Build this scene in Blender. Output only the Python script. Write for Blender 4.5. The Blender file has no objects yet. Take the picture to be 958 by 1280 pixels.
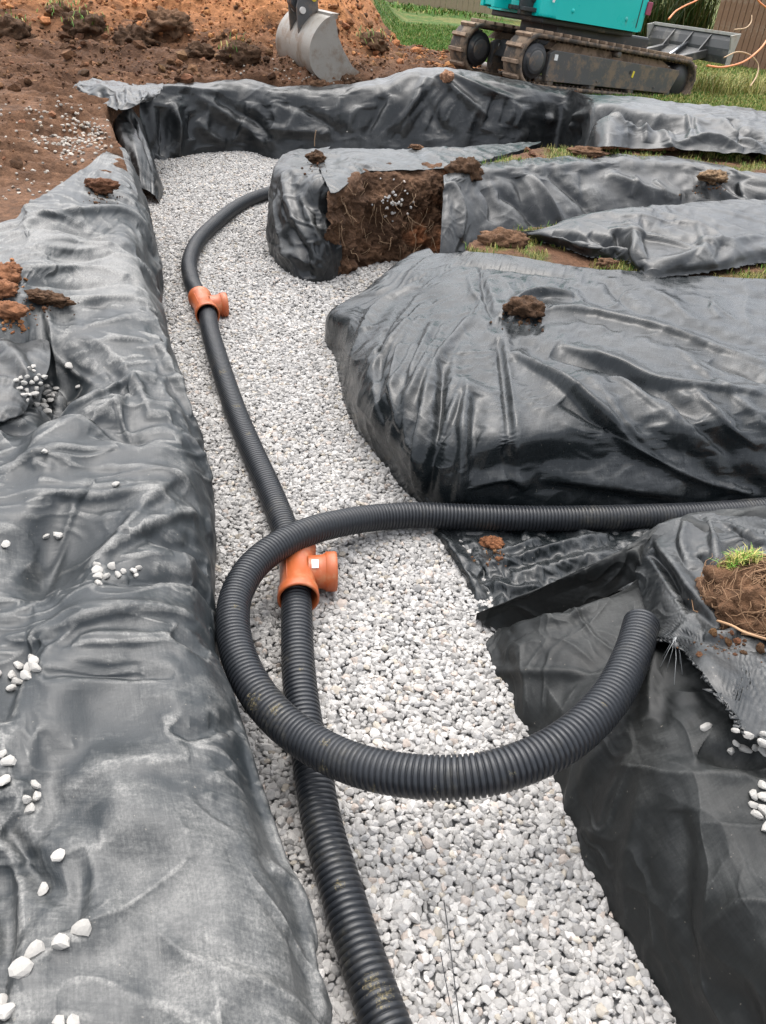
import bpy, bmesh, math, random
import numpy as np
from mathutils import Matrix, Vector
random.seed(7)
rng = np.random.default_rng(7)
S = bpy.context.scene
COL = S.collection

# ------------------------------------------------------------------ camera
CAM_H, FPX, CX, CY = 2.25, 985.0, 479.0, 640.0      # height over the gravel bed, focal length (photo px), centre
PITCH, ROLL = math.atan(705 / 985.0), math.radians(5.0)
_fw = np.array([0, math.cos(PITCH), -math.sin(PITCH)])
_dn = np.array([0, -math.sin(PITCH), -math.cos(PITCH)])
_rt = np.array([1.0, 0, 0])
EX = math.cos(ROLL) * _rt - math.sin(ROLL) * _dn
EY = math.sin(ROLL) * _rt + math.cos(ROLL) * _dn
cam = bpy.data.cameras.new('camera')
cam.sensor_fit = 'VERTICAL'
cam.sensor_height = 24.0
cam.lens = 24.0 * FPX / 1280.0
cam.clip_start, cam.clip_end = 0.05, 800
co = bpy.data.objects.new('camera', cam)
COL.objects.link(co)
m = Matrix.Identity(4)
for i in range(3):
    m[i][0], m[i][1], m[i][2] = EX[i], -EY[i], -_fw[i]
m[2][3] = CAM_H
co.matrix_world = m
S.camera = co

# ------------------------------------------------------------------ overcast sky and soft sun
SUN_EL, SUN_AZ = math.radians(70), math.radians(-12)   # azimuth measured from +y towards +x
W = bpy.data.worlds.new('World')
S.world = W
W.use_nodes = True
nt = W.node_tree
bg = nt.nodes['Background']
sky = nt.nodes.new('ShaderNodeTexSky')
sky.sky_type = 'NISHITA'
sky.sun_disc = False
sky.sun_elevation = SUN_EL
sky.sun_rotation = SUN_AZ
sky.air_density, sky.dust_density, sky.ozone_density = 1.0, 4.0, 1.0
hs = nt.nodes.new('ShaderNodeHueSaturation')          # cloud cover: same sky, most of its blue gone
hs.inputs['Saturation'].default_value = 0.30
nt.links.new(sky.outputs[0], hs.inputs['Color'])
nt.links.new(hs.outputs[0], bg.inputs['Color'])
bg.inputs['Strength'].default_value = 0.15
sl = bpy.data.lights.new('sun', 'SUN')
sl.energy = 0.8
sl.angle = math.radians(100)
sl.color = (1.0, 0.965, 0.91)
so = bpy.data.objects.new('sun', sl)
COL.objects.link(so)
d = Vector((math.sin(SUN_AZ) * math.cos(SUN_EL), math.cos(SUN_AZ) * math.cos(SUN_EL), math.sin(SUN_EL)))
so.rotation_euler = d.to_track_quat('Z', 'Y').to_euler()
so.location = d * 20
S.view_settings.view_transform = 'Standard'
S.view_settings.look = 'None'
S.view_settings.exposure = 1.5
S.view_settings.gamma = 1.0
S.render.engine = 'CYCLES'
S.cycles.max_bounces = 6

# ------------------------------------------------------------------ places
def P(px, py, z=0.0):
    """world point at height z seen at photo pixel (px, py)"""
    r = FPX * _fw + (px - CX) * EX + (py - CY) * EY
    t = (CAM_H - z) / -r[2]
    w = r * t
    return np.array([w[0], w[1], z])

def Q(w):
    """photo pixel and depth of world points (n,3)"""
    w = np.asarray(w, float) - np.array([0, 0, CAM_H])
    dep = w @ _fw
    dd = np.maximum(dep, 1e-3)
    return np.stack([CX + FPX * (w @ EX) / dd, CY + FPX * (w @ EY) / dd, dep], -1)

# ------------------------------------------------------------------ noise
_perm = np.random.default_rng(3).permutation(256)
_perm = np.concatenate([_perm, _perm, _perm])
_g = np.random.default_rng(4).normal(size=(256, 3))
_g /= np.linalg.norm(_g, axis=1)[:, None]
def perlin(p):
    p = np.asarray(p, float)
    i = np.floor(p).astype(int)
    f = p - i
    u = f * f * f * (f * (f * 6 - 15) + 10)
    i &= 255
    out = 0
    for dx in (0, 1):
        for dy in (0, 1):
            for dz in (0, 1):
                h = _perm[_perm[_perm[(i[..., 0] + dx) & 255] + ((i[..., 1] + dy) & 255)] + ((i[..., 2] + dz) & 255)]
                g = _g[h]
                dot = g[..., 0] * (f[..., 0] - dx) + g[..., 1] * (f[..., 1] - dy) + g[..., 2] * (f[..., 2] - dz)
                w = (u[..., 0] if dx else 1 - u[..., 0]) * (u[..., 1] if dy else 1 - u[..., 1]) * (u[..., 2] if dz else 1 - u[..., 2])
                out = out + w * dot
    return out * 1.6
def fbm(p, octv=4, lac=2.03, gain=0.5):
    p = np.asarray(p, float)
    a, s = 1.0, 0
    for k in range(octv):
        s = s + a * perlin(p + 17.3 * k)
        p = p * lac
        a *= gain
    return s
def sstep(a, b, x):
    t = np.clip((x - a) / (b - a), 0, 1)
    return t * t * (3 - 2 * t)

# ------------------------------------------------------------------ objects
def tag(o, label=None, cat=None, group=None, kind=None):
    if label: o['label'] = label
    if cat: o['category'] = cat
    if group: o['group'] = group
    if kind: o['kind'] = kind
    return o
def link(name, me, parent=None, mat=None):
    o = bpy.data.objects.new(name, me)
    COL.objects.link(o)
    if parent is not None: o.parent = parent
    if mat is not None and me is not None and len(me.materials) == 0: me.materials.append(mat)
    return o
def empty(name, loc=(0, 0, 0), rz=0.0, **k):
    o = bpy.data.objects.new(name, None)
    COL.objects.link(o)
    o.empty_display_size = 0.1
    o.location = loc
    o.rotation_euler = (0, 0, rz)
    return tag(o, **k)
def mesh_np(name, V, Fq, smooth=True, uv=None, cols=None):
    """mesh from arrays: V (n,3), Fq (m,k) of equal-sized faces"""
    me = bpy.data.meshes.new(name)
    V = np.ascontiguousarray(V, np.float32)
    Fq = np.ascontiguousarray(Fq, np.int32)
    nf, k = Fq.shape
    me.vertices.add(len(V)); me.vertices.foreach_set('co', V.ravel())
    me.loops.add(nf * k); me.loops.foreach_set('vertex_index', Fq.ravel())
    me.polygons.add(nf)
    me.polygons.foreach_set('loop_start', np.arange(0, nf * k, k, dtype=np.int32))
    me.polygons.foreach_set('loop_total', np.full(nf, k, np.int32))
    me.update(calc_edges=True)
    me.polygons.foreach_set('use_smooth', np.full(nf, bool(smooth)))
    if uv is not None:
        l = me.uv_layers.new(name='UVMap')
        l.data.foreach_set('uv', np.ascontiguousarray(uv[Fq.ravel()], np.float32).ravel())
    if cols is not None:
        for nm, c in cols.items():
            a = me.color_attributes.new(nm, 'FLOAT_COLOR', 'POINT')
            c4 = np.ones((len(V), 4), np.float32); c4[:, :c.shape[1]] = c
            a.data.foreach_set('color', c4.ravel())
    me.validate()
    return me
def grid_faces(nv, nu, closed=False):
    i = np.arange(nv - 1)[:, None]
    j = np.arange(nu if closed else nu - 1)[None, :]
    j2 = (j + 1) % nu
    return np.stack([i * nu + j, i * nu + j2, (i + 1) * nu + j2, (i + 1) * nu + j], -1).reshape(-1, 4)
class MB:
    """collects boxes, tubes, prisms and lathes into one mesh"""
    def __init__(s): s.bm = bmesh.new()
    def box(s, c, size, rot=None, bevel=0.0):
        r = bmesh.ops.create_cube(s.bm, size=1.0)
        vs = r['verts']
        M = Matrix.Translation(c) @ (rot.to_4x4() if rot else Matrix.Identity(4)) @ Matrix.Diagonal((*size, 1))
        bmesh.ops.transform(s.bm, matrix=M, verts=vs)
        if bevel:
            es = list({e for v in vs for e in v.link_edges})
            bmesh.ops.bevel(s.bm, geom=es, offset=bevel, segments=2, affect='EDGES', profile=0.6)
        return s
    def tube(s, pts, r, n=10, cap=True):
        pts = [Vector(p) for p in pts]
        rings = []
        up = None
        for i, p in enumerate(pts):
            t = (pts[min(i + 1, len(pts) - 1)] - pts[max(i - 1, 0)]).normalized()
            if up is None:
                up = Vector((0, 0, 1)) if abs(t.z) < .9 else Vector((1, 0, 0))
            a = (up - t * up.dot(t)).normalized(); up = a
            b = t.cross(a)
            rr = r[i] if isinstance(r, (list, tuple)) else r
            rings.append([s.bm.verts.new(p + rr * (math.cos(2 * math.pi * k / n) * a + math.sin(2 * math.pi * k / n) * b)) for k in range(n)])
        for A, B in zip(rings, rings[1:]):
            for k in range(n):
                f = s.bm.faces.new((A[k], A[(k + 1) % n], B[(k + 1) % n], B[k])); f.smooth = True
        if cap:
            s.bm.faces.new(rings[0][::-1]); s.bm.faces.new(rings[-1])
        return s
    def prism(s, poly, d0, d1, ax, bx, cx, o=(0, 0, 0), bevel=0.0):
        """polygon in the (ax,bx) plane extruded along cx from d0 to d1"""
        ax, bx, cx, o = Vector(ax), Vector(bx), Vector(cx), Vector(o)
        v0 = [s.bm.verts.new(o + ax * p[0] + bx * p[1] + cx * d0) for p in poly]
        v1 = [s.bm.verts.new(o + ax * p[0] + bx * p[1] + cx * d1) for p in poly]
        n = len(poly)
        fs = [s.bm.faces.new(v0[::-1]), s.bm.faces.new(v1)]
        for k in range(n):
            fs.append(s.bm.faces.new((v0[k], v0[(k + 1) % n], v1[(k + 1) % n], v1[k])))
        if bevel:
            es = list({e for f in fs for e in f.edges})
            bmesh.ops.bevel(s.bm, geom=es, offset=bevel, segments=2, affect='EDGES', profile=0.6)
        return s
    def lathe(s, prof, o, axis, n=32, close=False):
        """profile of (distance along axis, radius) turned round the axis"""
        axis = Vector(axis).normalized(); o = Vector(o)
        a = Vector((0, 0, 1)) if abs(axis.z) < .9 else Vector((1, 0, 0))
        a = (a - axis * a.dot(axis)).normalized(); b = axis.cross(a)
        rings = []
        for (t, r) in prof:
            rings.append([s.bm.verts.new(o + axis * t + r * (math.cos(2 * math.pi * k / n) * a + math.sin(2 * math.pi * k / n) * b)) for k in range(n)])
        pr = list(zip(rings, rings[1:]))
        if close: pr.append((rings[-1], rings[0]))
        for A, B in pr:
            for k in range(n):
                f = s.bm.faces.new((A[k], A[(k + 1) % n], B[(k + 1) % n], B[k])); f.smooth = True
        return s
    def done(s, name, mat=None, parent=None, smooth=None):
        me = bpy.data.meshes.new(name)
        bmesh.ops.recalc_face_normals(s.bm, faces=s.bm.faces)
        if smooth is not None:
            for f in s.bm.faces: f.smooth = smooth
        s.bm.to_mesh(me); s.bm.free()
        return link(name, me, parent, mat)

# ------------------------------------------------------------------ materials
class NT:
    def __init__(s, name):
        s.m = bpy.data.materials.new(name); s.m.use_nodes = True
        s.t = s.m.node_tree; s.b = s.t.nodes['Principled BSDF']
    def n(s, typ, **k):
        nd = s.t.nodes.new(typ)
        for a, v in k.items():
            if a.startswith('i_'):
                key = a[2:].replace('_', ' ')
                nd.inputs[int(key) if key.isdigit() else key].default_value = v
            else: setattr(nd, a, v)
        return nd
    def l(s, a, b): s.t.links.new(a, b)
    def coord(s, which='Object', scale=(1, 1, 1)):
        tc = s.n('ShaderNodeTexCoord'); mp = s.n('ShaderNodeMapping')
        mp.inputs['Scale'].default_value = scale
        s.l(tc.outputs[which], mp.inputs[0]); return mp.outputs[0]
    def noise(s, vec, scale, detail=4, rough=0.55, dist=0.0):
        nd = s.n('ShaderNodeTexNoise', i_Scale=scale, i_Detail=detail, i_Roughness=rough, i_Distortion=dist)
        s.l(vec, nd.inputs['Vector']); return nd.outputs['Fac']
    def ramp(s, fac, stops):
        r = s.n('ShaderNodeValToRGB'); e = r.color_ramp.elements
        while len(e) < len(stops): e.new(0.5)
        for k, (p, c) in enumerate(stops):
            e[k].position = p; e[k].color = c if len(c) == 4 else (*c, 1)
        s.l(fac, r.inputs[0]); return r.outputs[0]
    def mix(s, fac, a, b, blend='MIX'):
        x = s.n('ShaderNodeMix', data_type='RGBA', blend_type=blend)
        for sock, v in ((x.inputs[0], fac), (x.inputs[6], a), (x.inputs[7], b)):
            if hasattr(v, 'is_output'): s.l(v, sock)
            elif isinstance(v, (int, float)): sock.default_value = v
            else: sock.default_value = (*v, 1) if len(v) == 3 else v
        return x.outputs[2]
    def math(s, op, a, b=0.0, clamp=False):
        x = s.n('ShaderNodeMath', operation=op, use_clamp=clamp)
        for k, v in enumerate((a, b)):
            if hasattr(v, 'is_output'): s.l(v, x.inputs[k])
            else: x.inputs[k].default_value = v
        return x.outputs[0]
    def rng(s, v, a, b, c, d_):
        x = s.n('ShaderNodeMapRange', i_1=a, i_2=b, i_3=c, i_4=d_); s.l(v, x.inputs[0]); return x.outputs[0]
    def bump(s, h, strength=0.3, dist=0.01, prev=None):
        x = s.n('ShaderNodeBump', i_Strength=strength, i_Distance=dist); s.l(h, x.inputs['Height'])
        if prev is not None: s.l(prev, x.inputs['Normal'])
        return x.outputs[0]
    def set(s, **k):
        names = dict(col='Base Color', rough='Roughness', metal='Metallic', spec='Specular IOR Level', nor='Normal', coat='Coat Weight', coatr='Coat Roughness')
        for a, v in k.items():
            sock = s.b.inputs[names[a]]
            if hasattr(v, 'is_output'): s.l(v, sock)
            elif a == 'col': sock.default_value = (*v, 1)
            else: sock.default_value = v
        return s
def simple(name, col, rough=0.6, metal=0.0, var=0.25, scale=8.0, bump=0.0, spec=0.5, dirt=None, dirt_amt=0.5):
    t = NT(name); v = t.coord()
    n1 = t.noise(v, scale, 5, 0.6)
    c = t.mix(n1, tuple(x * (1 - var) for x in col), tuple(min(1, x * (1 + var)) for x in col))
    r = t.rng(n1, 0.3, 0.7, max(0.05, rough - 0.1), min(1, rough + 0.1))
    if dirt:
        n2 = t.noise(v, scale * 0.6, 6, 0.7)
        f = t.rng(n2, 0.62 - dirt_amt * 0.25, 0.72 - dirt_amt * 0.2, 0, 0.85)
        c = t.mix(f, c, dirt)
    t.set(col=c, rough=r, metal=metal, spec=spec)
    if bump: t.set(nor=t.bump(t.noise(v, scale * 4, 4), bump, 0.01))
    return t.m

def sheet_mat(name, base, rough, dust_sheen_col, dust_sheen_lo, dust_sheen_hi, weave=0.25, spec=0.5, streak=0.5, crest_amt=0.6, steep=0.12):
    t = NT(name)
    v = t.coord('UV'); ob = t.coord('Object')
    big = t.noise(ob, 2.3, 6, 0.65, 0.7)
    med = t.noise(ob, 8.0, 6, 0.68, 0.5)
    fine = t.noise(ob, 130.0, 3, 0.7)
    s1 = t.noise(t.coord('UV', (2.2, 26.0, 1)), 3.0, 5, 0.75, 0.15)
    s2 = t.noise(t.coord('UV', (30.0, 2.6, 1)), 3.0, 5, 0.75, 0.15)
    stk = t.math('ADD', t.math('MULTIPLY', s1, 0.5), t.math('MULTIPLY', s2, 0.5))
    mixn = t.math('ADD', t.math('MULTIPLY', big, 0.52), t.math('ADD', t.math('MULTIPLY', med, 0.30), t.math('MULTIPLY', stk, 0.18)))
    pat = t.n('ShaderNodeVertexColor', layer_name='Patch')            # areas set to a thicker or thinner dusty film
    mixn = t.math('ADD', mixn, t.math('MULTIPLY', t.math('SUBTRACT', pat.outputs[0], 0.5), 0.30))
    dust_sheen = t.rng(mixn, dust_sheen_lo, dust_sheen_hi, 0, 1)
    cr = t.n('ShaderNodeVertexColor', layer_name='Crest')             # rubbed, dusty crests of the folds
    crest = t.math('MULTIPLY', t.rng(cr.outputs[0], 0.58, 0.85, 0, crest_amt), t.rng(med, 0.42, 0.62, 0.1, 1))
    dust_sheen = t.math('ADD', dust_sheen, crest, clamp=True)
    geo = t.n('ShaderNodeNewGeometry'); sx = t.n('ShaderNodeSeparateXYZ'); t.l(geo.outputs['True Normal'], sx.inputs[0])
    dust_sheen = t.math('MULTIPLY', dust_sheen, t.rng(sx.outputs['Z'], 0.25, 0.85, steep, 1.0))            # settled film plus sky brightness painted into up-facing parts; walls kept darker
    dust_sheen = t.math('MULTIPLY', dust_sheen, t.rng(fine, 0.36, 0.62, 0.45, 1.0))
    dust_sheen = t.math('MULTIPLY', dust_sheen, t.rng(stk, 0.40, 0.58, 1 - streak, 1.0))
    c = t.mix(dust_sheen, tuple(base), tuple(dust_sheen_col))
    c = t.mix(t.rng(stk, 0.38, 0.62, 0.0, 0.5 * streak), c, tuple(x * 2.2 for x in base))
    spots = t.noise(ob, 75.0, 2, 0.5)
    c = t.mix(t.rng(spots, 0.73, 0.78, 0, 0.45), c, (0.26, 0.235, 0.20))
    r0 = t.rng(med, 0.3, 0.7, rough - 0.07, rough + 0.09)
    r = t.math('ADD', r0, t.math('MULTIPLY', dust_sheen, 0.20), clamp=True)
    n1 = t.bump(stk, weave * 0.5, 0.006)
    n2 = t.bump(t.noise(ob, 34.0, 5, 0.65, 0.6), weave * 0.6, 0.005, n1)
    t.set(col=c, rough=r, spec=spec, nor=n2)
    return t.m
M = {}
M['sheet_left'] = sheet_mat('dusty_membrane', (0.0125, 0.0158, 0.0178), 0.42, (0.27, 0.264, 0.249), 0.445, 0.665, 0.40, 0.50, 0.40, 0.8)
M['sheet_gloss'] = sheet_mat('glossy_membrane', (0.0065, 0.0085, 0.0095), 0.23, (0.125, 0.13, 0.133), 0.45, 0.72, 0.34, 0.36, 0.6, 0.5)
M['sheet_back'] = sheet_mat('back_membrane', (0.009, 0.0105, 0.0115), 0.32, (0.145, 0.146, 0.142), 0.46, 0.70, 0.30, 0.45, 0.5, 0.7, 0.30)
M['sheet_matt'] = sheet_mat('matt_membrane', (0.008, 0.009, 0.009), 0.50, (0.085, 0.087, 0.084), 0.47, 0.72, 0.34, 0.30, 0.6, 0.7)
def pipe_mat():
    t = NT('black_ribbed_plastic'); ob = t.coord()
    n1 = t.noise(ob, 14, 5, 0.6); n2 = t.noise(ob, 5.0, 5, 0.7, 0.4); n3 = t.noise(ob, 55, 4, 0.7)
    c = t.mix(n1, (0.009, 0.011, 0.014), (0.020, 0.022, 0.026))
    film = t.math('MULTIPLY', t.rng(n2, 0.52, 0.72, 0, 0.35), t.rng(n3, 0.40, 0.6, 0, 1))
    c = t.mix(film, c, (0.12, 0.11, 0.085))
    mud = t.n('ShaderNodeVertexColor', layer_name='Mud')              # smears of dried mud left at a few places
    n4 = t.noise(ob, 110, 5, 0.75, 0.5)
    k = t.math('MULTIPLY', t.rng(t.math('ADD', t.math('MULTIPLY', mud.outputs[0], 0.34), n4), 0.80, 0.90, 0, 0.9), t.rng(mud.outputs[0], 0.03, 0.2, 0, 1))
    c = t.mix(k, c, t.mix(n3, (0.10, 0.085, 0.035), (0.24, 0.20, 0.12)))
    t.set(col=c, rough=t.math('ADD', t.rng(n1, 0.3, 0.7, 0.32, 0.48), t.math('MULTIPLY', k, 0.4), clamp=True), spec=0.45)
    return t.m
M['pipe'] = pipe_mat()
M['orange'] = simple('orange_plastic', (0.38, 0.092, 0.028), 0.42, var=0.10, scale=20, dirt=(0.40, 0.17, 0.08), dirt_amt=0.35)
M['rubber_in'] = simple('dark_seal', (0.02, 0.018, 0.017), 0.6)
def attr_mat(name, rough, bumpscale=60, bump=0.5, bdist=0.01, spec=0.3, fine=0.35, scale=40):
    t = NT(name); ob = t.coord()
    a = t.n('ShaderNodeVertexColor', layer_name='Col')
    n1 = t.noise(ob, scale, 5, 0.65)
    c = t.mix(1.0, a.outputs[0], t.ramp(n1, [(0.3, (1 - fine,) * 3), (0.7, (1 + fine,) * 3)]), 'MULTIPLY')
    t.set(col=c, rough=rough, spec=spec, nor=t.bump(t.noise(ob, bumpscale, 5, 0.65), bump, bdist))
    return t.m
M['stone'] = attr_mat('pale_limestone', 0.75, 220, 0.35, 0.002, 0.25, 0.14, 90)
M['soil'] = attr_mat('damp_soil', 0.9, 30, 0.9, 0.03, 0.2, 0.4, 22)
M['grass'] = attr_mat('grass_blade', 0.6, 60, 0.0, 0.001, 0.25, 0.15, 30)
# ------------------------------------------------------------------ draped sheets
def cat(Pn, n):
    """Catmull-Rom along axis 0 of (k, ...) control data, n samples"""
    Pn = np.asarray(Pn, float); k = len(Pn)
    t = np.linspace(0, k - 1, n); i = np.minimum(t.astype(int), k - 2); f = (t - i)
    sh = (n,) + (1,) * (Pn.ndim - 1); f = f.reshape(sh)
    g = lambda q: Pn[np.clip(q, 0, k - 1)]
    p0, p1, p2, p3 = g(i - 1), g(i), g(i + 1), g(i + 2)
    p0 = np.where((i == 0).reshape(sh), 2 * p1 - p2, p0); p3 = np.where((i == k - 2).reshape(sh), 2 * p2 - p1, p3)
    return 0.5 * (2 * p1 + (p2 - p0) * f + (2 * p0 - 5 * p1 + 4 * p2 - p3) * f ** 2 + (3 * p1 - p0 - 3 * p2 + p3) * f ** 3)
def W3(c):
    return P(*c) if not isinstance(c, np.ndarray) else c
def loft(rows, nv, nu):
    R = np.array([[W3(c) for c in r] for r in rows]); BN.clear()
    return cat(np.swapaxes(cat(np.swapaxes(R, 0, 1), nu), 0, 1), nv)
def normals(X):
    du = np.gradient(X, axis=1); dv = np.gradient(X, axis=0)
    n = np.cross(du, dv); return n / (np.linalg.norm(n, axis=-1, keepdims=True) + 1e-9)
def upsample(D, nv, nu):
    return np.swapaxes(cat(np.swapaxes(cat(D, nv), 0, 1), nu), 0, 1)
def relax(X, X0, eu, ev, iters, lo, hi, bend=0.08, pin=None, sgn=1.0, tang=0.5):
    Lu = np.linalg.norm(np.diff(X0, axis=1), axis=-1); Lv = np.linalg.norm(np.diff(X0, axis=0), axis=-1)
    Lu = Lu * (1 + eu); Lv = Lv * (1 + ev)
    d1 = np.linalg.norm(X0[1:, 1:] - X0[:-1, :-1], axis=-1) * (1 + 0.5 * (eu + ev)); d2 = np.linalg.norm(X0[1:, :-1] - X0[:-1, 1:], axis=-1) * (1 + 0.5 * (eu + ev))
    B2u = np.linalg.norm(X0[:, 2:] - X0[:, :-2], axis=-1) * (1 + eu * .5); B2v = np.linalg.norm(X0[2:] - X0[:-2], axis=-1) * (1 + ev * .5)
    N = normals(X0) * sgn
    def con(a, b, L, k):
        dx = b - a; l = np.linalg.norm(dx, axis=-1) + 1e-9
        c = (0.5 * k * (1 - L / l))[..., None] * dx
        a += c; b -= c
    for it in range(iters):
        for s in (0, 1):
            n_ = (X.shape[1] - s) // 2
            con(X[:, s:s + 2 * n_:2], X[:, s + 1:s + 2 * n_:2], Lu[:, s:s + 2 * n_:2], 0.9)
            n_ = (X.shape[0] - s) // 2
            con(X[s:s + 2 * n_:2], X[s + 1:s + 2 * n_:2], Lv[s:s + 2 * n_:2], 0.9)
        for s in (0, 1):
            n_ = (X.shape[0] - s) // 2
            for (A, Bv, L) in ((X[s:s + 2 * n_:2, :-1], X[s + 1:s + 2 * n_:2, 1:], d1[s:s + 2 * n_:2]), (X[s:s + 2 * n_:2, 1:], X[s + 1:s + 2 * n_:2, :-1], d2[s:s + 2 * n_:2])):
                for q in (0, 1):
                    con(A[:, q::2], Bv[:, q::2], L[:, q::2], 0.25)
        if bend:
            for q in range(4):
                a = X[:, q:-2:4]; b = X[:, q + 2::4]; n_ = min(a.shape[1], b.shape[1]); con(a[:, :n_], b[:, :n_], B2u[:, q::4][:, :n_], bend)
                a = X[q:-2:4]; b = X[q + 2::4]; n_ = min(a.shape[0], b.shape[0]); con(a[:n_], b[:n_], B2v[q::4][:n_], bend)
        D = X - X0
        h = (D * N).sum(-1, keepdims=True)
        T = D - h * N
        tl = np.linalg.norm(T, axis=-1, keepdims=True) + 1e-9
        T *= np.minimum(1, tang * hi / tl)
        X[...] = X0 + T + np.clip(h, -lo, hi) * N
        if pin is not None: X[...] = X0 + (X - X0) * pin
    return X
def crumple(X0, eu=0.03, ev=0.03, lo=0.02, hi=0.07, seed=1, levels=3, iters=60, pin=None, freq=2.0, sgn=1.0, cr=1.0):
    """shakes a smooth drape into folds: the cloth is a little longer than the bank under it"""
    nv, nu = X0.shape[:2]
    D = None
    Xin, X0 = X0, X0.copy()
    for _ in range(16):
        X0[1:-1, 1:-1] = (X0[:-2, 1:-1] + X0[2:, 1:-1] + X0[1:-1, :-2] + X0[1:-1, 2:]) / 4
    for L in range(levels, 0, -1):
        a, b = max(10, nv >> L), max(10, nu >> L)
        Xc = upsample(X0, a, b) if L else X0
        N = normals(Xc) * sgn
        nz = perlin(Xc * freq * (2.3 ** (levels - L)) + seed * 7.7)[..., None] * N * hi * (0.30 if D is None else 0.10)
        X = Xc + nz + (0 if D is None else upsample(D, a, b))
        pc = None if pin is None else upsample(pin, a, b)
        X = relax(X, Xc, eu, ev, iters, lo, hi, 0.10, pc, sgn)
        D = X - Xc
    D = upsample(D, nv, nu)
    return creases(Xin + D, seed, cr, sgn)
def creases(X, seed, k=1.0, sgn=1.0):
    """crisp pulled creases and small puckers, gathered in some places, with flat taut panels between"""
    if k <= 0: return X
    N = normals(X) * sgn
    q = X + 0.10 * np.stack([fbm(X * 1.7 + seed + 3 * i, 2) for i in range(3)], -1)
    out = 0
    for i, (ang, f, a, st) in enumerate(((0.5, 2.3, .020, 3.2), (-0.9, 2.9, .016, 3.6), (1.5, 5.0, .008, 3.0), (-0.2, 6.5, .007, 2.6), (2.4, 11.0, .0035, 2.2))):
        ang += seed * .37
        ca, sa = math.cos(ang), math.sin(ang)
        r = np.stack([(q[..., 0] * ca + q[..., 1] * sa) * f / st, (-q[..., 0] * sa + q[..., 1] * ca) * f, q[..., 2] * f * .8], -1) + seed * 5.1 + i * 9
        n = np.abs(perlin(r))
        m = sstep(-.05, .45, perlin(X * (1.3 + .5 * i) + seed * 2.2 + i * 4.4))
        out = out + a * m * (np.exp(-n / .10) - .5 * np.exp(-((n - .28) / .12) ** 2))
    return X + k * out[..., None] * N
BN = {}
def base_n(X, sgn):
    k = X.shape
    if BN.get('k') != (k, BN.get('tag')):
        n = normals(X)
        for _ in range(6):
            n[1:-1, 1:-1] = (n[:-2, 1:-1] + n[2:, 1:-1] + n[1:-1, :-2] + n[1:-1, 2:]) / 4
        BN['n'] = n / (np.linalg.norm(n, axis=-1, keepdims=True) + 1e-9); BN['k'] = (k, BN.get('tag'))
        BN['q'] = Q(X.reshape(-1, 3))
    return BN['n'] * sgn
def fold(X, pts, w, amp, sharp=False, sgn=1.0, taper=True, asym=0.0):
    """a pulled ridge (amp > 0) or a tuck (amp < 0) along a line of photo points lying on the sheet"""
    fl = X.reshape(-1, 3)
    N = base_n(X, sgn).reshape(-1, 3)
    q = BN['q']
    line = []
    for (x, y) in pts:
        dd = np.hypot(q[:, 0] - x, q[:, 1] - y)
        near = np.where(dd < dd.min() + 2.5)[0]
        line.append(fl[near[np.argmin(q[near, 2])]])
    line = cat(np.array(line), max(12, 8 * len(line)))
    for _ in range(12): line[1:-1] = (line[:-2] + 2 * line[1:-1] + line[2:]) / 4
    r = 5 * w * (1 + abs(asym))
    sel = np.where(np.all((fl > line.min(0) - r) & (fl < line.max(0) + r), axis=1))[0]
    f, n_ = fl[sel], N[sel]
    best = np.full(len(f), 9e9); tt = np.zeros(len(f)); side = np.zeros(len(f))
    for k in range(len(line) - 1):
        a, b = line[k], line[k + 1]; ab = b - a
        t = np.clip(((f - a) @ ab) / (ab @ ab + 1e-12), 0, 1)
        pr = f - a - t[:, None] * ab
        dv = np.sqrt((pr * pr).sum(1) + .009 ** 2) - .004
        up = dv < best
        best = np.where(up, dv, best); tt = np.where(up, (k + t) / (len(line) - 1), tt)
        if asym: side = np.where(up, np.tanh((np.cross(ab[None] / (np.linalg.norm(ab) + 1e-9), pr) * n_).sum(1) / .016), side)
    ww = w * (1 + asym * side)
    e = np.exp(-best / ww) if sharp else .55 * np.exp(-(best / ww) ** 2) + .45 * np.exp(-1.7 * best / ww)
    if taper: e *= np.sin(np.pi * np.clip(tt, 0, 1)) ** 0.5
    out = fl.copy(); out[sel] += amp * e[:, None] * n_
    return out.reshape(X.shape)
def dent(X, c, rx, ry, depth):
    q = (X[..., 0] - c[0]) / rx, (X[..., 1] - c[1]) / ry
    X = X.copy(); X[..., 2] -= depth * np.exp(-(q[0] ** 2 + q[1] ** 2) ** 1.3); return X
def fan(X, starts, ends, n, w, a, sgn, seed):
    """a run of drape folds between two photo lines"""
    r = np.random.default_rng(seed); st, en = cat(np.array(starts, float), 50), cat(np.array(ends, float), 50)
    for k in range(n):
        t = (k + .5 + r.uniform(-.35, .35)) / n; i, j = int(t * 49), int(np.clip(t + r.normal(0, .03), 0, 1) * 49)
        f0, f1 = r.uniform(0, .35), r.uniform(.75, 1.0)
        p, q = st[i] + (en[j] - st[i]) * f0, st[i] + (en[j] - st[i]) * f1
        m = (p + q) / 2 + r.normal(0, 5, 2)
        X = fold(X, [tuple(p), tuple(m), tuple(q)], w * r.uniform(.6, 1.3), a * r.uniform(.4, 1.25) * (1 if r.random() < .62 else -1), False, sgn, True, .5)
    return X
def sheet_uv(X):
    lu = np.concatenate([[0], np.cumsum(np.linalg.norm(np.diff(X, axis=1), axis=-1).mean(0))])
    lv = np.concatenate([[0], np.cumsum(np.linalg.norm(np.diff(X, axis=0), axis=-1).mean(1))])
    return np.stack(np.broadcast_arrays(lu[None, :], lv[:, None]), -1).reshape(-1, 2)
SHEETS = {}
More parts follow.
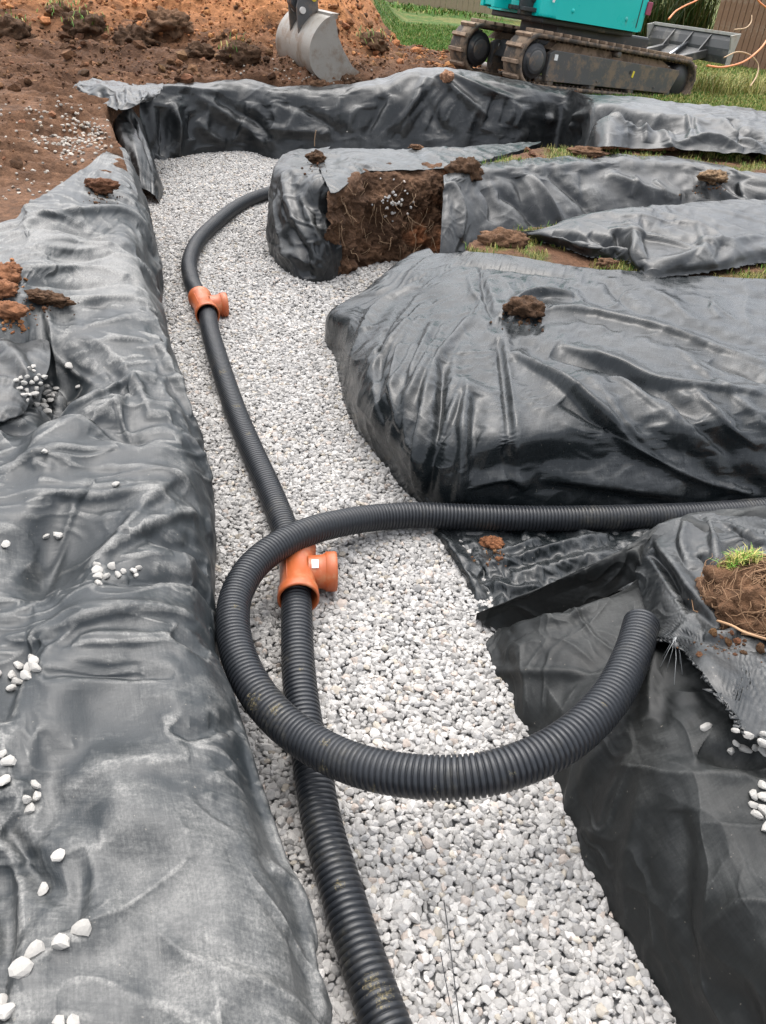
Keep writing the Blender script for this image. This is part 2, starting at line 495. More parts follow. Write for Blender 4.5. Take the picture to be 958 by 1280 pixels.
def add_sheet(name, Xs, mat, label, thick=0.0, cat_='plastic sheet', patches=None):
    Xs = Xs if isinstance(Xs, list) else [Xs]
    V, Fc, U, o = [], [], [], 0
    for X in Xs:
        V.append(X.reshape(-1, 3)); Fc.append(grid_faces(*X.shape[:2]) + o); U.append(sheet_uv(X) + o * 0.001); o += X.shape[0] * X.shape[1]
    V, Fc, U = np.concatenate(V), np.concatenate(Fc), np.concatenate(U)
    crest = []
    for X in Xs:
        N = normals(X); N = N * np.where(N[..., 2:3].mean() >= 0, 1, -1)
        b = X.copy()
        for _ in range(4):
            b[1:-1, 1:-1] = (b[:-2, 1:-1] + b[2:, 1:-1] + b[1:-1, :-2] + b[1:-1, 2:]) / 4
        crest.append((((X - b) * N).sum(-1)).ravel())
    crest = np.clip(np.concatenate(crest) / .0012, -1, 1)
    patch = np.full(len(V), .5)
    for c_, rx, ry, val in (patches or []):
        g_ = np.exp(-((V[:, 0] - c_[0]) / rx) ** 2 - ((V[:, 1] - c_[1]) / ry) ** 2); patch = patch * (1 - g_) + val * g_
    me = mesh_np(name, V, Fc, True, U, {'Crest': np.repeat((crest * .5 + .5)[:, None], 3, 1), 'Patch': np.repeat(patch[:, None], 3, 1)})
    ob = link(name, me, None, mat)
    tag(ob, label, cat_)
    if thick:
        md = ob.modifiers.new('thickness', 'SOLIDIFY'); md.thickness = thick; md.offset = -1
    SHEETS.setdefault('all', []).append((V, Q(V)))
    return ob
def on_sheet(px, py):
    """the sheet point seen at a photo pixel"""
    best, bp = 1e9, None
    for V, q in SHEETS['all']:
        dd = np.hypot(q[:, 0] - px, q[:, 1] - py)
        near = np.where((dd < 7) & (q[:, 2] > .2))[0]
        if len(near):
            k = near[np.argmin(q[near, 2])]
            if q[k, 2] < best: best, bp = q[k, 2], V[k]
    return bp

def zg(y):           # height of the old ground over the gravel bed: the plot climbs gently to the back
    return 0.46 + 0.27 * sstep(1.5, 7.0, y)

# ---- left bank
Sil = [(470, 1560), (407, 1280), (387, 1180), (354, 1085), (320, 975), (299, 890), (274, 825), (268, 740), (267, 655), (258, 580), (238, 510), (216, 440), (199, 378), (201, 340), (193, 300), (184, 264)]
LeftY = [1500, 1195, 1100, 1005, 905, 830, 765, 690, 620, 555, 495, 435, 382, 348, 312, 276]
rows = []
for (sx, sy), ly in zip(Sil, LeftY):
    s = P(sx, sy, 0.20); zt = float(zg(s[1])) + 0.02
    c = [s + [-0.04, 0.02, -0.27], s, s + [-0.07, 0.0, (zt - .20) * .62], s + [-0.20, 0, (zt - .20) * .92]]
    q = Q(c[3][None])[0]
    for f in (0.62, 0.30, 0.0, -0.5, -1.1):
        px = q[0] * f if f >= 0 else f * 300
        py = q[1] + (ly - q[1]) * (1 - f if f > 0 else 1 - f * .4) if sy < 460 else q[1] + (ly - q[1]) * (1 - max(f, 0))
        c.append(P(px, py, zt + 0.03 * math.sin(px * .03 + sy * .02)))
    rows.append(c)
X = loft(rows, 620, 290)
SG = 1.0 if normals(X)[400, 180, 2] > 0 else -1.0
for pts, w, a in (([(0, 300), (60, 268), (150, 262), (190, 300)], .07, .05), ([(20, 305), (100, 285), (180, 330)], .05, -.04), ([(0, 350), (90, 335), (190, 345)], .06, .03),
                  ([(60, 385), (130, 372), (200, 395)], .05, .04), ([(20, 420), (70, 450), (60, 520)], .06, -.07), ([(60, 460), (40, 510), (0, 530)], .08, -.09),
                  ([(55, 380), (65, 420), (62, 470)], .03, .05), ([(62, 505), (110, 497), (165, 470), (190, 520)], .04, .05), ([(55, 515), (120, 520), (180, 555)], .05, -.05),
                  ([(0, 590), (60, 563), (150, 558)], .03, .025), ([(40, 700), (75, 660), (110, 600)], .03, .022), ([(45, 745), (60, 690), (85, 620)], .06, -.03),
                  ([(110, 705), (190, 660), (250, 640)], .05, .05), ([(180, 668), (225, 680), (262, 712)], .04, -.05), ([(160, 720), (220, 720), (268, 750)], .035, -.04),
                  ([(120, 715), (160, 660), (230, 590)], .06, .04), ([(30, 800), (110, 775), (215, 765), (265, 800)], .05, .03), ([(215, 790), (262, 820)], .05, -.04),
                  ([(0, 900), (15, 840), (40, 800)], .06, -.06), ([(215, 905), (250, 915), (300, 905)], .03, -.025), ([(60, 1000), (130, 960), (240, 945)], .08, .02),
                  ([(0, 1000), (30, 1080), (105, 1150)], .05, -.05), ([(10, 1280), (12, 1180), (0, 1060)], .04, -.05), ([(340, 1080), (375, 1110), (395, 1190)], .03, .03),
                  ([(100, 1170), (105, 1100), (95, 1060)], .04, -.035), ([(300, 900), (330, 1000), (385, 1180), (404, 1280)], .05, .025),
                  ([(195, 420), (215, 470), (240, 520)], .04, .06), ([(130, 440), (150, 470), (170, 540)], .05, -.03), ([(230, 540), (262, 600)], .03, .04)):
    X = fold(X, pts, w * .75, a * .85, sgn=SG, asym=.5)
X = dent(X, P(42, 478, .5), .34, .26, .17)
X = dent(X, P(72, 690, .47), .16, .20, .07)
X = fan(X, [(30, 560), (20, 700), (10, 850)], [(262, 600), (268, 700), (285, 850)], 13, .022, .020, SG, 5)
X = fan(X, [(10, 280), (0, 330), (0, 375)], [(185, 280), (198, 330), (200, 390)], 12, .030, .024, SG, 6)
X = fan(X, [(90, 400), (110, 470), (100, 545)], [(205, 400), (225, 480), (250, 550)], 9, .028, .026, SG, 8)
X = crumple(X, 0.012, 0.012, 0.025, 0.035, 3, 3, 70, None, 1.8, SG, 1.15)
add_sheet('membrane_sheet', X, M['sheet_left'], 'dusty grey black membrane covering the whole left bank of the gravel trench', patches=[(P(110, 640, .48), 1.3, 1.05, .22), (P(60, 450, .55), 1.2, .6, .3), (P(105, 328, .6), 1.0, .50, .90), (P(80, 262, .65), 1.2, .5, .42), (P(200, 1150, .45), .5, .5, .58)])

# ---- big glossy sheet on the island at the right
silh = [(530, 316), (506, 326), (478, 345), (447, 370), (414, 391)]
foot = []
for (x, y), h in zip(silh, (.42, .4, .36, .3, .2)):
    s = P(x, y, h); foot.append(s + [-.03, .07, -h - .04])
foot += [(413, 450, -.03), (428, 497, -.03), (446, 540, -.03), (478, 580, -.03), (513, 622, -.03), (558, 650, -.03), (640, 656, -.03), (720, 657, -.03), (800, 655, -.03), (880, 652, -.03), (960, 648, -.03), (1080, 638, -.03), (1250, 634, -.03)]
sh = [(x, y, h) for (x, y), h in zip(silh, (.42, .4, .36, .3, .2))]
sh += [(436, 408, .26), (446, 455, .26), (463, 500, .28), (494, 535, .28), (527, 572, .28), (572, 592, .24), (640, 585, .26), (720, 580, .27), (800, 578, .27), (880, 576, .27), (960, 573, .27), (1080, 568, .27), (1250, 562, .27)]
ed = [(543, 317, .5), (527, 326, .48), (510, 340, .46), (494, 358, .42), (470, 380, .36), (480, 400, .40), (492, 430, .42), (512, 462, .44), (540, 490, .45), (575, 512, .45), (612, 528, .44), (655, 528, .45), (720, 515, .47), (800, 508, .48), (880, 510, .48), (960, 500, .48), (1080, 495, .48), (1250, 485, .48)]
pl = [(560, 317, .54), (553, 324, .53), (546, 334, .52), (540, 348, .51), (540, 362, .51), (550, 380, .51), (565, 396, .51), (582, 412, .52), (602, 425, .52), (626, 432, .52), (655, 435, .52), (690, 430, .53), (740, 422, .53), (800, 418, .54), (880, 418, .54), (960, 414, .54), (1080, 412, .54), (1250, 412, .54)]
bk = [(x, y, .60) for x, y in ((574, 314), (578, 314), (583, 314), (588, 315), (595, 315), (605, 316), (618, 317), (632, 319), (648, 322), (668, 325), (690, 329), (720, 333), (760, 338), (812, 343), (870, 345), (958, 350), (1080, 356), (1250, 364))]
X = loft([foot, sh, ed, pl, bk], 330, 600)
SG = 1.0 if normals(X)[290, 330, 2] > 0 else -1.0
for pts, w, a, s_ in (([(630, 420), (637, 470), (645, 540), (650, 610)], .018, .035, True), ([(622, 420), (630, 480), (634, 560), (640, 625)], .03, -.03, False),
                      ([(640, 440), (700, 480), (760, 530), (850, 585), (940, 620)], .045, .07, False), ([(700, 500), (780, 545), (880, 600), (958, 610)], .06, -.05, False),
                      ([(690, 440), (760, 460), (830, 490), (880, 520)], .05, -.07, False), ([(700, 430), (770, 452), (830, 478), (958, 490)], .05, .05, False),
                      ([(890, 445), (930, 460), (990, 480)], .05, -.05, False), ([(640, 395), (720, 385), (820, 410), (958, 450)], .06, .035, False),
                      ([(540, 460), (530, 510), (520, 570), (518, 610)], .035, .05, False), ([(555, 450), (548, 510), (538, 580), (530, 625)], .035, -.06, False),
                      ([(585, 470), (578, 530), (575, 600), (570, 630)], .035, .05, False), ([(595, 490), (590, 540), (588, 610)], .04, -.04, False),
                      ([(500, 430), (492, 480), (500, 540)], .03, .045, False), ([(480, 410), (472, 460), (480, 530)], .035, -.04, False),
                      ([(540, 400), (515, 470), (506, 560)], .03, .035, False), ([(590, 390), (550, 440), (525, 520)], .03, .03, False), ([(520, 350), (470, 380), (440, 440)], .05, .03, False),
                      ([(600, 330), (605, 370), (615, 395)], .02, -.03, True), ([(625, 395), (660, 370), (720, 368)], .04, .06, False), ([(628, 384), (655, 388), (690, 384)], .05, -.05, False),
                      ([(680, 600), (760, 610), (860, 622)], .06, .04, False), ([(590, 608), (630, 600), (660, 612)], .03, .04, False), ([(560, 330), (640, 335), (720, 345)], .04, -.03, False)):
    X = fold(X, pts, w * .85, a * 1.05, s_, SG, asym=.5)
pin = np.ones(X.shape[:2] + (1,))
X = fan(X, [(530, 345), (560, 380), (610, 440)], [(430, 480), (470, 560), (520, 612)], 15, .022, .024, SG, 15)
X = fan(X, [(650, 450), (740, 425), (880, 430)], [(820, 615), (930, 600), (1040, 560)], 6, .026, .026, SG, 19)
X = fan(X, [(560, 325), (700, 345), (940, 365)], [(600, 400), (760, 400), (960, 410)], 10, .026, .012, SG, 17)
X = crumple(X, 0.012, 0.016, 0.03, 0.05, 11, 3, 70, None, 1.7, SG, .55)
add_sheet('membrane_sheet', X, M['sheet_gloss'], 'large shiny black membrane draped over the big island right of the gravel, clod on top')

# ---- floor of the side trench under the loose pipe
rows = [[(500, 634, -.02), (560, 634, .0), (640, 632, .0), (720, 632, 0), (800, 632, 0), (900, 632, 0), (1100, 630, 0)],
        [(530, 655, -.015), (575, 655, .015), (640, 655, .015), (720, 655, .02), (800, 655, .02), (900, 655, .03), (1100, 655, .03)],
        [(556, 685, -.01), (590, 685, .02), (650, 685, .02), (720, 690, .04), (800, 690, .05), (900, 690, .05), (1100, 690, .05)],
        [(583, 725, -.01), (610, 725, .025), (660, 725, .03), (720, 735, .03), (800, 735, .05), (900, 735, .05), (1100, 735, .05)],
        [(594, 768, -.01), (625, 770, .02), (670, 775, .03), (730, 785, .03), (800, 785, .03), (900, 785, .03), (1100, 785, .03)]]
X = loft(rows, 200, 340)
SG = 1.0 if normals(X)[50, 80, 2] > 0 else -1.0
for pts, w, a in (([(545, 660), (575, 700), (600, 745)], .025, .05), ([(560, 655), (600, 700), (615, 760)], .03, -.02), ([(620, 690), (650, 688), (675, 672)], .025, .05),
                  ([(620, 705), (680, 690), (760, 668)], .03, .05), ([(640, 720), (700, 705), (780, 690)], .04, .03), ([(610, 720), (640, 735), (680, 730)], .02, .03)):
    X = fold(X, pts, w, a, sgn=SG)
X = crumple(X, 0.05, 0.05, 0.012, 0.05, 21, 3, 60, None, 5.0, SG)
add_sheet('membrane_sheet', X, M['sheet_gloss'], 'crumpled shiny black membrane on the side trench floor under the loose pipe')

# ---- near right bank: wall and top
foot = [(900, 1420, -.03), (838, 1285, -.03), (790, 1195, -.03), (746, 1110, -.03), (709, 1030, -.03), (684, 978, -.03), (651, 920, -.03), (623, 868, -.03), (609, 838, -.03), (613, 806, -.02), (624, 792, 0)]
mid = [(965, 1340, .22), (888, 1215, .22), (836, 1130, .22), (796, 1050, .22), (764, 975, .21), (736, 922, .20), (705, 865, .18), (672, 818, .16), (660, 798, .15), (655, 785, .13), (655, 777, .11)]
edg = [(1020, 1280, .42), (940, 1150, .42), (900, 1068, .42), (868, 1000, .42), (842, 940, .41), (824, 900, .38), (798, 850, .33), (765, 805, .27), (745, 778, .24), (725, 765, .22), (705, 768, .18)]
pla = [(1060, 1230, .46), (1000, 1090, .46), (962, 1015, .46), (932, 955, .46), (905, 905, .46), (880, 868, .44), (852, 838, .40), (826, 800, .33), (815, 770, .31), (800, 735, .29), (780, 735, .25)]
inn = [(1160, 1160, .46), (1110, 1010, .46), (1070, 940, .46), (1030, 880, .46), (1000, 845, .46), (975, 810, .45), (945, 775, .43), (915, 740, .40), (890, 715, .38), (860, 695, .36), (830, 690, .32)]
far_ = [(1400, 1080, .46), (1320, 950, .46), (1260, 870, .46), (1200, 820, .46), (1150, 790, .46), (1120, 760, .46), (1080, 730, .45), (1040, 705, .44), (1000, 685, .42), (960, 668, .40), (920, 660, .38)]
X1 = loft([foot, mid, edg, pla, inn, far_], 320, 320)
SG = 1.0 if normals(X1)[200, 130, 2] > 0 else -1.0
for pts, w, a in (([(790, 910), (740, 950), (705, 1020)], .05, .022), ([(800, 930), (765, 1000), (735, 1080)], .05, .02), ([(810, 960), (790, 1060), (780, 1160)], .05, .018), ([(850, 1010), (850, 1120), (870, 1230)], .06, -.02),
                  ([(615, 840), (680, 838), (760, 836)], .02, .02), ([(640, 800), (660, 850), (655, 905)], .05, .03), ([(625, 792), (700, 775), (760, 740)], .03, .03), ([(830, 790), (815, 830), (810, 900)], .03, .03),
                  ([(690, 870), (740, 830), (790, 790)], .05, -.03), ([(880, 930), (915, 945), (958, 940)], .05, -.03)):
    X1 = fold(X1, pts, w, a, sgn=SG)
X1 = crumple(X1, 0.008, 0.008, 0.02, 0.035, 31, 3, 60, None, 2.4, SG)
# the upper fold band at the corner of the side trench
r1 = [(597, 767, .05), (660, 742, .17), (720, 715, .26), (790, 681, .36), (846, 647, .45), (960, 638, .48), (1120, 634, .48)]
r2 = [(603, 777, .02), (668, 755, .12), (728, 732, .20), (795, 702, .32), (862, 672, .46), (970, 662, .49), (1130, 650, .48)]
r3 = [(624, 793, -.02), (690, 775, .04), (738, 757, .12), (797, 725, .26), (880, 700, .45), (985, 690, .48), (1140, 680, .47)]
r0 = [W3(c) + np.array([.03, .10, -.30]) for c in r1]
X2 = loft([r0, r1, r2, r3], 110, 260)
SG2 = 1.0 if normals(X2)[80, 120, 2] > 0 else -1.0
for pts, w, a in (([(790, 685), (800, 700), (812, 720)], .025, .04), ([(850, 645), (880, 665), (930, 690)], .04, .03), ([(815, 668), (840, 690)], .03, -.03)):
    X2 = fold(X2, pts, w, a, sgn=SG2)
X2 = crumple(X2, 0.02, 0.02, 0.01, 0.035, 33, 2, 50, None, 4.0, SG2)
add_sheet('membrane_sheet', [X1, X2], M['sheet_matt'], 'matt black membrane down the near right trench wall with the pipe end on it')
# torn flap that lies over it, behind the pipe end
g0 = [(791, 682, .33), (826, 657, .44), (860, 646, .49), (905, 641, .50), (962, 638, .50), (1080, 634, .50), (1400, 628, .49)]
g1 = [(797, 712, .31), (833, 690, .45), (872, 672, .51), (915, 668, .53), (968, 665, .53), (1080, 660, .53), (1400, 655, .50)]
g2 = [(804, 745, .31), (836, 735, .44), (872, 722, .50), (915, 720, .50), (965, 720, .51), (1080, 715, .52), (1400, 715, .50)]
g3 = [(811, 778, .34), (842, 772, .45), (872, 778, .51), (915, 790, .54), (962, 800, .55), (1080, 800, .54), (1420, 800, .51)]
g4 = [(816, 792, .40), (846, 798, .47), (880, 820, .56), (918, 845, .58), (962, 855, .56), (1080, 862, .55), (1440, 870, .51)]
g5 = [(820, 799, .41), (848, 806, .475), (876, 838, .56), (908, 880, .57), (945, 922, .55), (1090, 945, .53), (1460, 980, .50)]
X = loft([g0, g1, g2, g3, g4, g5], 200, 300)
SG = 1.0 if normals(X)[60, 80, 2] > 0 else -1.0
for pts, w, a, s_ in (([(818, 675), (845, 715), (868, 750), (900, 780)], .02, .05, False), ([(812, 690), (838, 725), (862, 765)], .02, -.05, False), ([(885, 645), (892, 680), (897, 705)], .015, .03, True), ([(855, 650), (850, 680), (862, 712)], .02, .025, False),
                      ([(905, 650), (935, 672), (958, 680)], .02, .02, False), ([(880, 790), (905, 797), (925, 780)], .02, .035, False), ([(845, 790), (890, 800), (958, 815)], .02, -.02, False), ([(875, 690), (885, 700), (890, 712)], .015, -.04, False)):
    X = fold(X, pts, w * .85, a * 1.05, s_, SG, asym=.5)
X = crumple(X, 0.02, 0.02, 0.015, 0.03, 37, 2, 50, None, 4.5, SG)
e = X[-1]; e[:, :2] += 0.010 * rng.normal(size=(len(e), 2))
X[-2, :, :2] += 0.004 * rng.normal(size=(len(e), 2))
add_sheet('membrane_flap', X, M['sheet_back'], 'torn frayed grey flap of membrane beside the root ball on the near right bank', 0.003, 'sheet flap')

# ---- nose of the middle island: a sheet hung over it, with a strip running right along its top
def back(c, dx, dy, dz=0): return W3(c) + np.array([dx, dy, dz])
f0 = [(338, 318, -.03), (350, 340, -.03), (372, 353, -.03), (399, 357, -.03), (427, 349, -.03)]
f1 = [(335, 282, .22), (350, 296, .24), (374, 308, .25), (400, 312, .25), (426, 304, .25)]
f2 = [(337, 242, .45), (352, 250, .50), (376, 258, .50), (400, 262, .50), (425, 258, .50)]
f3 = [(343, 212, .63), (357, 215, .66), (377, 222, .67), (399, 228, .68), (420, 232, .68)]
f4 = [(351, 198, .66), (362, 199, .69), (380, 202, .70), (398, 205, .71), (413, 212, .71)]
f5 = [(356, 193, .66), (366, 191, .69), (382, 190, .70), (398, 192, .71), (414, 196, .71)]
rr = [f0, f1, f2, f3, f4, f5]
rr = [[back(r[0], .35, .55, -.02), back(r[0], .07, .22)] + r for r in rr]
Xa = loft(rr, 220, 180)
SG = -1.0 if normals(Xa)[60, 80, 1] > 0 else 1.0
for pts, w, a in (([(352, 215), (365, 270), (400, 330)], .035, .05), ([(372, 240), (395, 290), (415, 345)], .03, .04), ([(362, 280), (380, 320), (385, 350)], .05, -.06), ([(345, 310), (375, 325), (410, 340)], .04, .05), ([(395, 260), (398, 310), (402, 350)], .02, -.03), ([(410, 240), (412, 300), (416, 345)], .02, .02),
                  ([(340, 250), (350, 300), (372, 350)], .03, .03)):
    Xa = fold(Xa, pts, w, a, sgn=SG)
Xa = crumple(Xa, 0.02, 0.01, 0.02, 0.05, 41, 3, 50, None, 3.0, SG)
s0 = [(414, 240, .69), (424, 238, .69), (438, 227, .70), (458, 214, .71), (480, 213, .71), (540, 211, .71), (600, 202, .72), (664, 183, .73)]
s1 = [(405, 222, .73), (420, 220, .73), (440, 211, .73), (462, 203, .74), (490, 203, .73), (545, 201, .73), (604, 194, .73), (668, 181, .73)]
s2 = [(396, 200, .73), (418, 197, .73), (442, 194, .74), (468, 194, .74), (500, 193, .74), (550, 190, .74), (608, 186, .73), (672, 179, .73)]
s3 = [(390, 190, .71), (416, 186, .72), (444, 186, .72), (472, 187, .72), (506, 186, .72), (555, 184, .72), (612, 181, .72), (676, 177, .72)]
Xb = loft([s0, s1, s2, s3], 70, 260)
SG = 1.0 if normals(Xb)[20, 80, 2] > 0 else -1.0
Xb = crumple(Xb, 0.012, 0.02, 0.005, 0.03, 43, 2, 50, None, 4.0, SG)
add_sheet('membrane_sheet', [Xa, Xb], M['sheet_back'], 'grey membrane hung over the island nose beside the bare soil face, strip running right', 0.004)

# ---- far wall of the inner side trench
t_ = [(556, 228, .70), (572, 222, .72), (605, 213, .72), (660, 207, .73), (720, 203, .73), (790, 201, .73), (850, 204, .73), (905, 212, .73), (960, 223, .73), (1100, 240, .73)]
def hang(c, dz, dy): return W3(c) + np.array([0, -dy, -dz])
X = loft([[hang(c, .0, -.25) for c in t_], [hang(c, .0, 0) for c in t_], [hang(c, .08, .14) for c in t_], [hang(c, .24, .40) for c in t_], [hang(c, .46, .62) for c in t_], [hang(c, .76, .78) for c in t_]], 180, 340)
SG = -1.0 if normals(X)[120, 80, 1] > 0 else 1.0
for pts, w, a in (([(665, 218), (685, 250), (705, 285)], .05, .08), ([(650, 220), (665, 260), (680, 290)], .06, -.06), ([(690, 215), (730, 250), (745, 270)], .05, -.05), ([(625, 240), (650, 250), (680, 285)], .06, -.06), ([(760, 215), (800, 235), (850, 245)], .08, .06), ([(570, 225), (580, 260), (578, 300)], .04, .05), ([(880, 215), (900, 240), (940, 250)], .05, .06), ([(905, 225), (930, 245), (960, 250)], .05, -.05)):
    X = fold(X, pts, w, a, sgn=SG)
X = fan(X, [(590, 215), (720, 210), (940, 225)], [(600, 280), (740, 260), (955, 250)], 7, .045, .04, SG, 35)
X = crumple(X, 0.02, 0.02, 0.03, 0.05, 51, 3, 60, None, 1.8, SG, .4)
add_sheet('membrane_sheet', X, M['sheet_back'], 'grey sheet hanging on the far side trench wall behind the ragged folded sheet')

# ---- loose folded sheet across the grass strip
b0 = [(648, 293, .58), (668, 300, .585), (700, 308, .59), (735, 320, .60), (772, 324, .60), (792, 333, .60), (812, 346, .60), (850, 344, .60), (905, 337, .61), (962, 327, .61), (1080, 322, .61)]
b1 = [(650, 291, .59), (672, 294, .64), (705, 297, .67), (738, 303, .69), (772, 305, .70), (795, 312, .70), (822, 322, .69), (858, 322, .69), (905, 316, .70), (962, 306, .69), (1080, 302, .68)]
b2 = [(652, 290, .60), (678, 288, .67), (712, 280, .72), (745, 276, .75), (780, 277, .77), (805, 280, .77), (832, 284, .75), (866, 285, .75), (910, 282, .75), (962, 276, .74), (1080, 272, .73)]
b3 = [(654, 289, .60), (682, 285, .66), (716, 273, .71), (750, 265, .76), (785, 260, .78), (812, 258, .79), (842, 257, .78), (875, 254, .77), (915, 252, .77), (962, 250, .76), (1080, 248, .75)]
b4 = [(656, 290, .5), (684, 290, .5), (718, 281, .55), (752, 275, .6), (788, 270, .62), (815, 268, .62), (845, 268, .62), (878, 264, .62), (918, 262, .62), (962, 260, .62), (1080, 258, .62)]
X = loft([b0, b1, b2, b3, b4], 170, 320)
SG = 1.0 if normals(X)[40, 80, 2] > 0 else -1.0
for pts, w, a in (([(770, 285), (778, 305), (782, 330)], .04, -.10), ([(790, 290), (792, 312), (800, 335)], .025, .06), ([(735, 290), (760, 297), (772, 310)], .04, -.07), ([(815, 285), (860, 300), (890, 305)], .05, -.04), ([(830, 262), (890, 290), (905, 305)], .05, .04), ([(800, 335), (850, 320), (895, 300)], .04, .03), ([(690, 290), (730, 295), (755, 315)], .04, -.05), ([(870, 300), (910, 300), (950, 290)], .05, .03)):
    X = fold(X, pts, w, a, sgn=SG)
X = fan(X, [(690, 292), (800, 270), (945, 256)], [(720, 310), (820, 338), (950, 320)], 6, .042, .035, SG, 45)
X = fan(X, [(740, 285), (760, 262)], [(900, 330), (930, 290)], 5, .03, .03, SG, 46)
X = crumple(X, 0.015, 0.015, 0.02, 0.04, 61, 3, 60, None, 2.2, SG, .45)
X[0, :, :2] += 0.01 * rng.normal(size=(X.shape[1], 2))
add_sheet('membrane_sheet', X, M['sheet_back'], 'loose grey sheet with a ragged dark tear lying folded across the grass strip', 0.004)

# ---- sheet along the back of the dig
foot = [(203, 256), (206, 240), (199, 214), (194, 202), (206, 200), (226, 196), (250, 192), (300, 190), (345, 197), (400, 200), (460, 204), (520, 208), (580, 212), (640, 214), (700, 213)]
ztop = [.16, .46, .64, .70, .72, .72, .72, .74, .74, .76, .86, 1.0, 1.02, .95, .88]
dirs = [(-.25, .0), (-.34, .02), (-.42, .05), (-.42, .16), (-.25, .34), (-.1, .4), (0, .4), (0, .4), (0, .42), (0, .45), (0, .6), (0, .75), (0, .75), (0, .6), (0, .55)]
cols = []
for (x, y), zt, (dx, dy) in zip(foot, ztop, dirs):
    w = P(x, y, 0)
    cols.append([w + [0, 0, -.04], w + [dx * .18, dy * .18, zt * .36], w + [dx * .35, dy * .35, zt * .7], w + [dx * .65, dy * .65, zt * .94], w + [dx * 1.1, dy * 1.1, zt], w + ([dx * 1.25, dy * 1.25, zt - .06] if y > 201 else [dx * 2.1, dy * 2.0, zt - .04])])
for (yb, zb, yt, zt, yk) in ((186, .75, 122, 1.03, 118), (184, .77, 126, 1.0, 122), (186, .78, 132, .98, 128), (190, .78, 137, .97, 132), (192, .78, 139, .95, 134), (192, .78, 143, .93, 139), (196, .78, 150, .91, 146)):
    k = len(cols) - 15
    x = (745, 795, 845, 890, 930, 970, 1080)[k]
    A, B = P(x, yb, zb), P(x, yt, zt)
    C = P(x, yk, zt - .03)
    cols.append([A, A * .85 + B * .15 + [0, 0, .08], A * .6 + B * .4 + [0, 0, .12], A * .3 + B * .7 + [0, 0, .09], B, C])
X = loft(cols, 600, 200)
SG = 1.0 if normals(X)[250, 120, 2] > 0 else -1.0
for pts, w, a in (([(215, 130), (222, 160), (224, 195)], .06, .10), ([(205, 135), (208, 165), (205, 195)], .07, -.09), ([(240, 115), (290, 150), (330, 180)], .07, .07), ([(270, 125), (310, 150), (340, 172)], .07, -.06), ([(250, 150), (262, 170), (285, 180)], .05, .06),
                  ([(180, 108), (240, 112), (300, 112)], .05, .05), ([(300, 150), (345, 165), (420, 168)], .06, .05), ([(360, 130), (400, 150), (430, 175)], .06, -.05), ([(535, 95), (520, 130), (500, 170)], .06, .08), ([(545, 92), (575, 120), (610, 150)], .05, .08), ([(555, 90), (600, 110), (640, 125)], .05, .07), ([(525, 110), (545, 150), (560, 175)], .06, -.06), ([(480, 120), (470, 150), (455, 175)], .06, -.05),
                  ([(600, 160), (700, 150), (760, 140), (820, 150)], .06, .09), ([(640, 175), (720, 168), (800, 165)], .08, -.10), ([(800, 140), (830, 160), (840, 185)], .04, .06), ([(820, 150), (840, 165), (836, 180)], .05, -.08), ([(845, 178), (890, 170), (930, 185)], .05, .06), ([(900, 145), (915, 165), (955, 185)], .05, .06), ([(915, 145), (930, 160), (958, 170)], .05, -.07), ([(760, 140), (800, 150), (830, 140)], .04, .05),
                  ([(155, 150), (172, 190), (182, 240)], .05, .04), ([(165, 140), (185, 180), (195, 220)], .05, -.05)):
    X = fold(X, pts, w, a, sgn=SG)
X = dent(X, P(772, 170, .78), .62, .16, .24)
X = fold(X, [(640, 176), (715, 160), (785, 147), (832, 150)], .07, .11, False, SG)
X = fold(X, [(832, 150), (842, 166), (838, 182)], .05, .08, False, SG)
X = fan(X, [(215, 125), (350, 125), (500, 110)], [(215, 185), (340, 180), (470, 180)], 12, .040, .04, SG, 25)
X = fan(X, [(540, 95), (600, 105), (660, 120)], [(470, 180), (560, 180), (660, 160)], 12, .040, .045, SG, 26)
X = fan(X, [(760, 135), (850, 140), (950, 150)], [(770, 175), (860, 178), (955, 185)], 7, .045, .05, SG, 27)
X = crumple(X, 0.022, 0.022, 0.03, 0.06, 71, 3, 60, None, 1.4, SG, .5)
# tail of the same sheet lying on the soil at its left end
h0 = [(196, 122, .76), (160, 136, .75), (142, 134, .73), (120, 126, .72), (96, 118, .73)]
h1 = [(200, 116, .79), (172, 124, .79), (148, 121, .79), (122, 114, .79), (90, 111, .76)]
h2 = [(202, 111, .79), (178, 113, .80), (152, 110, .81), (126, 105, .82), (100, 104, .78)]
h3 = [(204, 107, .74), (186, 107, .74), (160, 104, .74), (132, 101, .75), (112, 101, .74)]
Xt = loft([h0, h1, h2, h3], 90, 130)
SG = 1.0 if normals(Xt)[45, 60, 2] > 0 else -1.0
Xt = fan(Xt, [(100, 104), (140, 108), (190, 112)], [(100, 118), (140, 130), (190, 124)], 9, .03, .035, SG, 47)
Xt = crumple(Xt, 0.03, 0.03, 0.02, 0.05, 77, 2, 50, None, 4.0, SG, 1.4)
add_sheet('membrane_sheet', [X, Xt], M['sheet_back'], 'long wrinkled black sheet along the back trench wall in front of the digger', 0.0)
